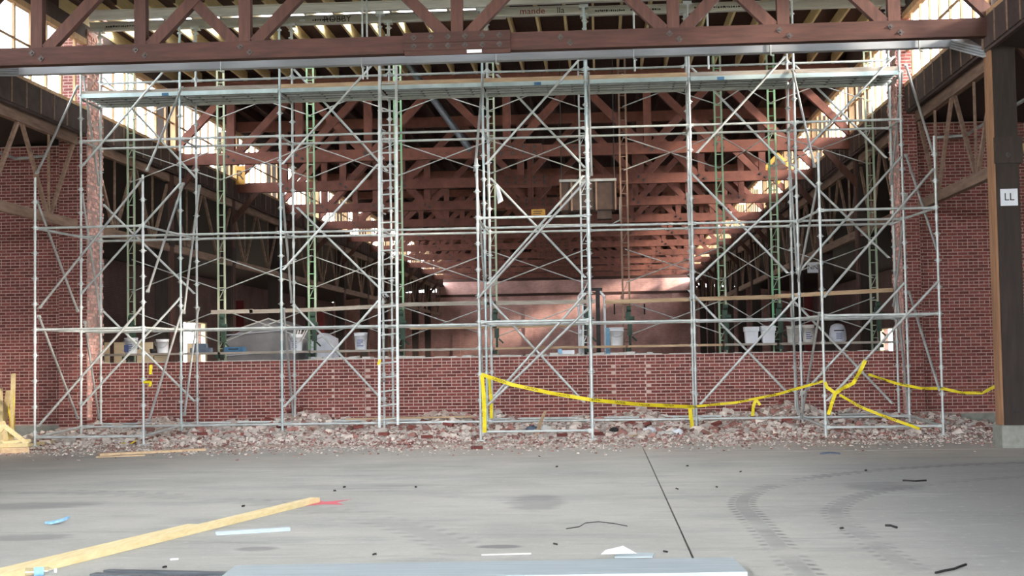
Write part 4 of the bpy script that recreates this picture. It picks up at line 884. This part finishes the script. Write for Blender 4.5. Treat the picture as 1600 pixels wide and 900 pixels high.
def blob(px, py, r, m, label, nm, cat, fl=0.6, z=0.0, Yc=None):
    p = atZ(px, py, z); p.z = hrub(p.x, p.y) if p.y > 25.2 else 0.0
    q = MB().lathe((0, 0, 0), [(r*0.75, 0), (r, r*fl*0.35), (r*0.8, r*fl*0.8), (r*0.3, r*fl)], 11)
    q.v = [tuple(Vector(v)*random.uniform(0.75, 1.15)+p) for v in q.v]; q.v = [(x, y, max(z, p.z+0.001)) for x, y, z in q.v]
    return tag(q.build(nm, M[m], None, p), label, cat)
blob(831, 683, 0.12, 'rag', 'dark blue rag heap at the rubble edge below the lath', 'rag', 'rag', 0.9); blob(853, 683, 0.14, 'offwhite', 'pale rounded mortar lump beside the blue rag', 'mortar_lump', 'lump', 0.9)
blob(1015, 684, 0.15, 'white', 'crumpled white plastic at the rubble edge by the floor joint', 'crumpled_plastic', 'plastic', 0.7); blob(1040, 685, 0.17, 'offwhite', 'spread white plastic bag right of the floor joint', 'plastic_bag', 'bag', 0.4)
blob(1060, 684, 0.13, 'white', 'clear crumpled bag beside the hanging tape end', 'plastic_bag', 'bag', 0.9); blob(1165, 668, 0.14, 'bag', 'pale grey plastic scrap on the rubble right of the hanging tape', 'plastic_scrap', 'scrap', 0.7)
blob(960, 684, 0.10, 'black', 'dark can in the rubble left of the floor joint', 'paint_can', 'can', 0.9); blob(1079, 694, 0.03, 'iron', 'small dark lump on the concrete below the hanging tape', 'dark_lump', 'lump', 1.0)
blob(983, 687, 0.07, 'yellow_sign', 'yellow scrap in the rubble left of the floor joint', 'yellow_scrap', 'scrap', 0.5); blob(640, 700, 0.05, 'rubble_red', 'single dark chunk on the concrete in front of the ladder', 'brick_chunk', 'chunk', 1.0)

# ================================================================== CAUTION TAPE
def tape(name, pts, label, wd=0.075, text=False, tw=0.0):
    P_ = []
    for (a, b) in zip(pts, pts[1:]):
        A, B = atY(a[0], a[1], a[2]), atY(b[0], b[1], b[2])
        for k in range(6): P_.append(A.lerp(B, k/6))
    P_.append(atY(*pts[-1]))
    wv = []
    for i in range(len(P_)):
        d = (P_[min(i+1, len(P_)-1)]-P_[max(i-1, 0)]).normalized(); u = Vector((0, 0, 1))-d*d.z
        if u.length < 0.3: u = Vector((1, 0, 0))
        u.normalize(); wv.append((Matrix.Rotation(tw*math.sin(i*0.6), 3, d) @ u)*wd)
    t = thing(name, label, 'tape', (P_[0].x, P_[0].y, min(p.z for p in P_)), 'yellow caution tape')
    MB().ribbon(P_, wv).build('ribbon', M['tape'], t)
    if text:
        tm = text_mesh('CAUTION', 0.058, M['black'], 'tape_lettering'); L_ = 0; nxt = 0.35
        for p, q in zip(P_, P_[1:]):
            d = q-p; l_ = d.length
            while L_+l_ > nxt:
                c = p+d*((nxt-L_)/l_); shared(tm, 'tape_lettering', c+Vector((0, -0.006, 0)), t, (math.pi/2, -math.atan2(d.z, d.x), math.atan2(d.y, d.x))); nxt += 0.62
            L_ += l_
    return t
yt = 25.2
tape('caution_tape', [(752,585,yt), (800,601,yt), (860,614,25.4), (925,625,yt+.02), (1000,632,26), (1085,636,26.9)], 'long yellow tape span sagging from the middle buttress to the right', 0.068, True, 0.35)
tape('caution_tape', [(1087,635,27.2), (1150,629,27), (1215,616,26.4), (1288,595,25.3)], 'yellow tape span rising towards the right buttress', 0.048, True, 0.4)
tape('caution_tape', [(753,586,yt-.03), (756,620,yt-.04), (757,650,yt-.03), (757,676,yt-.05)], 'yellow tape tail hanging down the left post of the middle buttress', 0.075, False, 0.5)
tape('caution_tape', [(764,590,27.2), (767,620,27.2), (768,654,27.2)], 'yellow tape tail hanging behind the middle buttress post', 0.065, False, 0.5)
tape('caution_tape', [(1078,638,26.9), (1080,655,26.85), (1083,677,26.8)], 'short yellow tape end hanging over the rubble', 0.08, False, 0.6)
tape('caution_tape', [(1181,624,26.6), (1177,636,26.6), (1176,650,26.6)], 'small yellow tape tail left of the right buttress', 0.06, False, 0.3); tape('caution_tape', [(1181,624,26.62), (1188,633,26.6)], 'tiny yellow tape flap beside the small tail', 0.05)
tape('caution_tape', [(1352,563,25.2), (1343,582,25.18), (1333,599,25.2), (1316,607,25.15), (1302,617,25.2)], 'crumpled yellow tape knotted along the right buttress brace', 0.07, True, 0.7)
tape('caution_tape', [(1305,615,25.2), (1300,630,25.2), (1294,648,25.22)], 'yellow tape end hanging from the knot on the right buttress', 0.065, False, 0.6)
tape('caution_tape', [(1289,597,25.2), (1292,605,25.2), (1305,614,25.2)], 'short yellow tape piece tied to the right buttress post', 0.06)
tape('caution_tape', [(1312,617,25.2), (1345,636,25.0), (1375,648,24.9), (1420,664,24.8), (1437,670,24.8)], 'yellow tape running down to the ground at the right buttress', 0.052, True, 0.5)
tape('caution_tape', [(1357,585,27.2), (1400,599,26.6), (1440,607,26.0), (1472,607,25.25), (1505,614,24.6), (1535,614,24.0), (1562,600,22.9)], 'yellow tape span tied to the right timber column', 0.052, True, 0.5)
tape('caution_tape', [(236,570,27.2), (235,585,27.2)], 'faint tape strip behind the left buttress post', 0.06); tape('caution_tape', [(224,597,25.26), (236,597,25.2), (234,604,25.2)], 'small yellow tape knot on the left buttress post', 0.05)
tape('caution_tape', [(14,634,26.4), (15,660,26.0), (14,688,25.4)], 'yellow tape wrapped down the leaning boards at the left edge', 0.12, False, 0.3); tape('caution_tape', [(21,610,27.2), (22,650,26.2), (23,680,25.4)], 'second yellow tape strand on the tallest leaning board', 0.07, False, 0.3)
tape('caution_tape', [(594,562,26.9), (591,570,26.9)], 'tiny yellow tape tag on the ladder rail', 0.05)
p = atZ(195, 697, 0.02); tag(MB().ribbon([p+Vector((-0.18, 0, 0)), p+Vector((-0.05, 0.05, 0.05)), p+Vector((0.08, -0.02, 0.02)), p+Vector((0.2, 0.06, 0.10))], [(0, .05, .03)]*4).build('tape_scrap', M['tape'], None, p), 'yellow tape scrap on the concrete above the short plank', 'tape')

# ================================================================== FOREGROUND FLOOR
def floor_board(p0, p1, wd, th, m, label, nm, lift=0.0, cat='lumber'):
    a, b = Vector((p0[0], p0[1], lift+th/2)), Vector((p1[0], p1[1], lift+th/2)); d = (b-a).normalized(); sd = Vector((-d.y, d.x, 0))
    return tag(MB().bar(a, b, wd, th, sd).build(nm, M[m], None, (a.x, a.y, lift)), label, cat)
A0, A1 = atZ(500, 785), atZ(81, 890); dA = (A1-A0).normalized(); nA = Vector((dA.y, -dA.x, 0)); nA = nA if nA.x < 0 else -nA
e0 = A0+nA*0.06; e1 = A0+dA*6.4+nA*0.06
floor_board(e0, e1, 0.12, 0.055, 'lumber', 'long fresh two-by-four lying on the concrete, longer one with square end', 'lumber_board')
B0 = atZ(285, 827); s0 = (B0-A0).dot(dA); e0 = A0+dA*s0+nA*0.182; e1 = A0+dA*6.3+nA*0.182
floor_board(e0, e1, 0.12, 0.053, 'lumber', 'shorter fresh two-by-four lying tight behind the long one', 'lumber_board')
# steel studs: open C sections
def c_stud(p0, p1, wd, hg, m, label, holes=True, up=True, lift=0.0, nm='steel_stud'):
    a, b = Vector((p0[0], p0[1], lift)), Vector((p1[0], p1[1], lift)); d = (b-a).normalized(); sd = Vector((-d.y, d.x, 0)); th = 0.004
    t = thing(nm, label, 'steel stud', a)
    z1 = Vector((0, 0, hg)); sec = [sd*wd/2, -sd*wd/2]
    prof = [sd*wd/2, sd*wd/2+z1, -sd*wd/2+z1, -sd*wd/2, -sd*(wd/2-th), -sd*(wd/2-th)+z1*(1-th/hg), sd*(wd/2-th)+z1*(1-th/hg), sd*(wd/2-th)]
    if not up: prof = [p-Vector((0, 0, 2*p.z))+z1 for p in prof]
    MB().prism([a+p for p in prof], b-a).build('c_section', M[m], t)
    if holes:
        L_ = (b-a).length; u = 0.3
        while u < L_-0.1:
            c = a+d*u+z1*(1.0 if up else 0.02); MB().obox(c+Vector((0, 0, 0.001)), d*0.05, sd*0.018, (0, 0, 0.0015)).build('punch_hole', M['iron'], t); u += 0.61
    return t
q0, q1 = atZ(337, 836), atZ(453, 829); c_stud(q0, q1, 0.07, 0.035, 'steel_stud', 'short offcut of galvanised stud beside the long lumber', False)
q0, q1 = atZ(365, 893, 0.05), atZ(1120, 873, 0.05); c_stud((q0.x, q0.y+0.02), (q1.x-0.6, q1.y+0.02), 0.15, 0.045, 'steel_stud', 'galvanised stud with slotted holes at the back of the stud bundle')
q0, q1 = atZ(700, 888, 0.08), atZ(1158, 882, 0.08)
fr_, bk_ = atZ(1100, 894, 0.075), atZ(1100, 871, 0.075)
wid = bk_.y-fr_.y; yc = (bk_.y+fr_.y)/2
c_stud((-2.75, yc-0.22), (atZ(1158, 885, 0.075).x, yc), wid*0.98, 0.075, 'steel_stud', 'broad galvanised steel track lying along the bottom of the picture', False, nm='steel_track')
q0 = atZ(166, 891, 0.03); c_stud((q0.x, q0.y), (q0.x+3.6, q0.y-0.62), 0.09, 0.035, 'steel_dark', 'dark steel stud at the lower left, back one of two', False)
q0 = atZ(149, 896, 0.02); c_stud((q0.x, q0.y-0.05), (q0.x+3.6, q0.y-0.75), 0.09, 0.03, 'steel_dark', 'dark steel stud at the lower left, front one of two', False)
# scraps behind the studs
p = atZ(970, 866, 0.04); tag(MB().add([p+Vector(v) for v in ((-0.16, 0, 0.0), (0.13, 0.03, 0.0), (0.02, 0.12, 0.05), (-0.12, 0.10, 0.02), (0.0, 0.05, 0.03))], [(0,1,4), (1,2,4), (2,3,4), (3,0,4), (0,3,2,1)]).build('paper_scrap', M['white'], None, p-Vector((0, 0, .04))), 'folded white paper scrap behind the steel track', 'paper')
p = atZ(1000, 868, 0.03); tag(MB().prism([p+Vector(v) for v in ((-0.2, 0, -.02), (0.1, 0, -.02), (0.12, 0.07, 0.0), (-0.18, 0.07, 0.0))], (0, 0, 0.012)).build('metal_offcut', M['steel_stud'], None, p-Vector((0, 0, .04))), 'small bright metal offcut behind the steel track', 'offcut')
board(752, 868, 830, 866, 0.012, 0.012, 'offwhite', 'thin pale strip lying behind the stud bundle', nm='pale_strip', cat='strip')
# glove, bottle, cigarette stub, sticks, puddle stains, red paint
p = atZ(85, 819); gl = tag(MB().prism([p+Vector(v) for v in ((-0.10, 0, .004), (-0.02, -0.05, .004), (0.06, -0.04, .02), (0.10, 0.02, .03), (0.12, 0.10, .05), (0.06, 0.06, .03), (-0.02, 0.05, .01))], (0, 0, 0.022)).build('work_glove', M['glove'], None, p), 'light blue glove dropped on the concrete at left', 'glove')
p = atZ(62, 893, 0.08); bo = thing('water_bottle', 'clear plastic bottle with blue label on the lumber ends', 'bottle', p-Vector((0, 0, 0.03)))
dB = Vector((0.92, 0.35, 0)).normalized()
MB().tube(p-dB*0.10, p+dB*0.06, 0.032, 12).tube(p+dB*0.06, p+dB*0.10, 0.032, 12, 0.013).build('bottle_body', M['pane'], bo)
MB().tube(p-dB*0.04, p+dB*0.03, 0.0335, 12).build('bottle_label', M['glove'], bo); MB().tube(p+dB*0.10, p+dB*0.12, 0.015, 10).build('bottle_cap', M['white'], bo)
p = atZ(272, 874, 0.012); tag(MB().tube(p-Vector((0.03, 0.008, 0)), p+Vector((0.03, 0.02, 0)), 0.008, 8).build('white_stub', M['white'], None, p-Vector((0, 0, .012))), 'small white stub on the concrete right of the lumber', 'stub')
pts = [atZ(x, y, 0.008) for x, y in ((1462, 895), (1478, 891), (1490, 889), (1500, 885), (1509, 882))]; tag(MB().path(pts, 0.010, 6).build('rubber_strip', M['black'], None, pts[0]), 'thin black strip on the floor at the lower right', 'strip')
pts = [atZ(x, y, 0.01) for x, y in ((1383, 821), (1392, 821), (1401, 824))]; tag(MB().path(pts, 0.012, 6).build('stick', M['iron'], None, pts[0]), 'short dark curved stick on the tyre tracks at right', 'stick')
pts = [atZ(x, y, 0.006) for x, y in ((1411, 751), (1430, 752), (1447, 751))]; tag(MB().path(pts, 0.014, 6).build('dark_sliver', M['iron'], None, pts[0]), 'dark sliver on the floor inside the curved tyre track', 'sliver')
pts = [atZ(x, y, 0.006) for x, y in ((885, 826), (905, 823), (915, 817), (935, 815), (960, 818), (980, 822))]; tag(MB().path(pts, 0.004, 5).build('thin_wire', M['iron'], None, pts[0]), 'thin bent wire on the concrete in the centre', 'wire')
pts = [atZ(x, y, 0.006) for x, y in ((1283, 709), (1296, 708), (1312, 709))]; tag(MB().path(pts, 0.02, 6).build('debris_strip', M['rag'], None, pts[0]), 'dark debris strip on the floor before the right rubble', 'debris')
for px, py, lb in ((508, 786, 'red spray paint mark at the end of the long lumber'),):
    p = atZ(px, py); tag(MB().prism([p+Vector(v) for v in ((-0.22, -0.35, 0.0015), (0.0, -0.15, 0.0015), (0.25, -0.20, 0.0015), (0.12, 0.05, 0.0015), (0.24, 0.35, 0.0015), (-0.02, 0.12, 0.0015), (-0.12, 0.25, 0.0015))], (0, 0, 0.0012)).build('paint_mark', M['paint_red'], None, p), lb, 'paint mark')
pb_me = MB(); chunk(pb_me, 0, 0, 0.012, (0.018, 0.014, 0.008), 0); pb_me = pb_me.mesh('pebble', M['iron'])
PEB = ((523, 768, 'just beyond the red paint mark, left of two'), (538, 762, 'just beyond the red paint mark, right of two'), (650, 762, 'in the middle distance right of the long lumber'), (870, 730, 'left of the floor joint, nearer of two'), (843, 714, 'left of the floor joint, farther of two'),
 (1058, 765, 'right beside the floor joint'), (1120, 762, 'between the floor joint and the curved tyre track'), (1157, 738, 'beyond the bend of the curved tyre track'), (1074, 729, 'right of the far end of the floor joint'), (868, 852, 'behind the white paper scrap'), (585, 868, 'behind the left part of the steel track'),
 (1040, 864, 'beside the steel track end'), (1353, 736, 'on the far arc of the curved tyre track'), (1315, 827, 'between the two tyre tracks left of the curved stick'), (380, 792, 'behind the middle of the long lumber'), (257, 888, 'between the lumber and the dark steel studs'))
for px, py, lb in PEB:
    p = atZ(px, py); o = bpy.data.objects.new('pebble', pb_me); COL.objects.link(o); o.location = (p.x, p.y, 0.0); o.rotation_euler = (0, 0, random.uniform(0, 6)); tag(o, 'small dark pebble on the concrete, '+lb, 'pebble', 'pebbles on the floor')
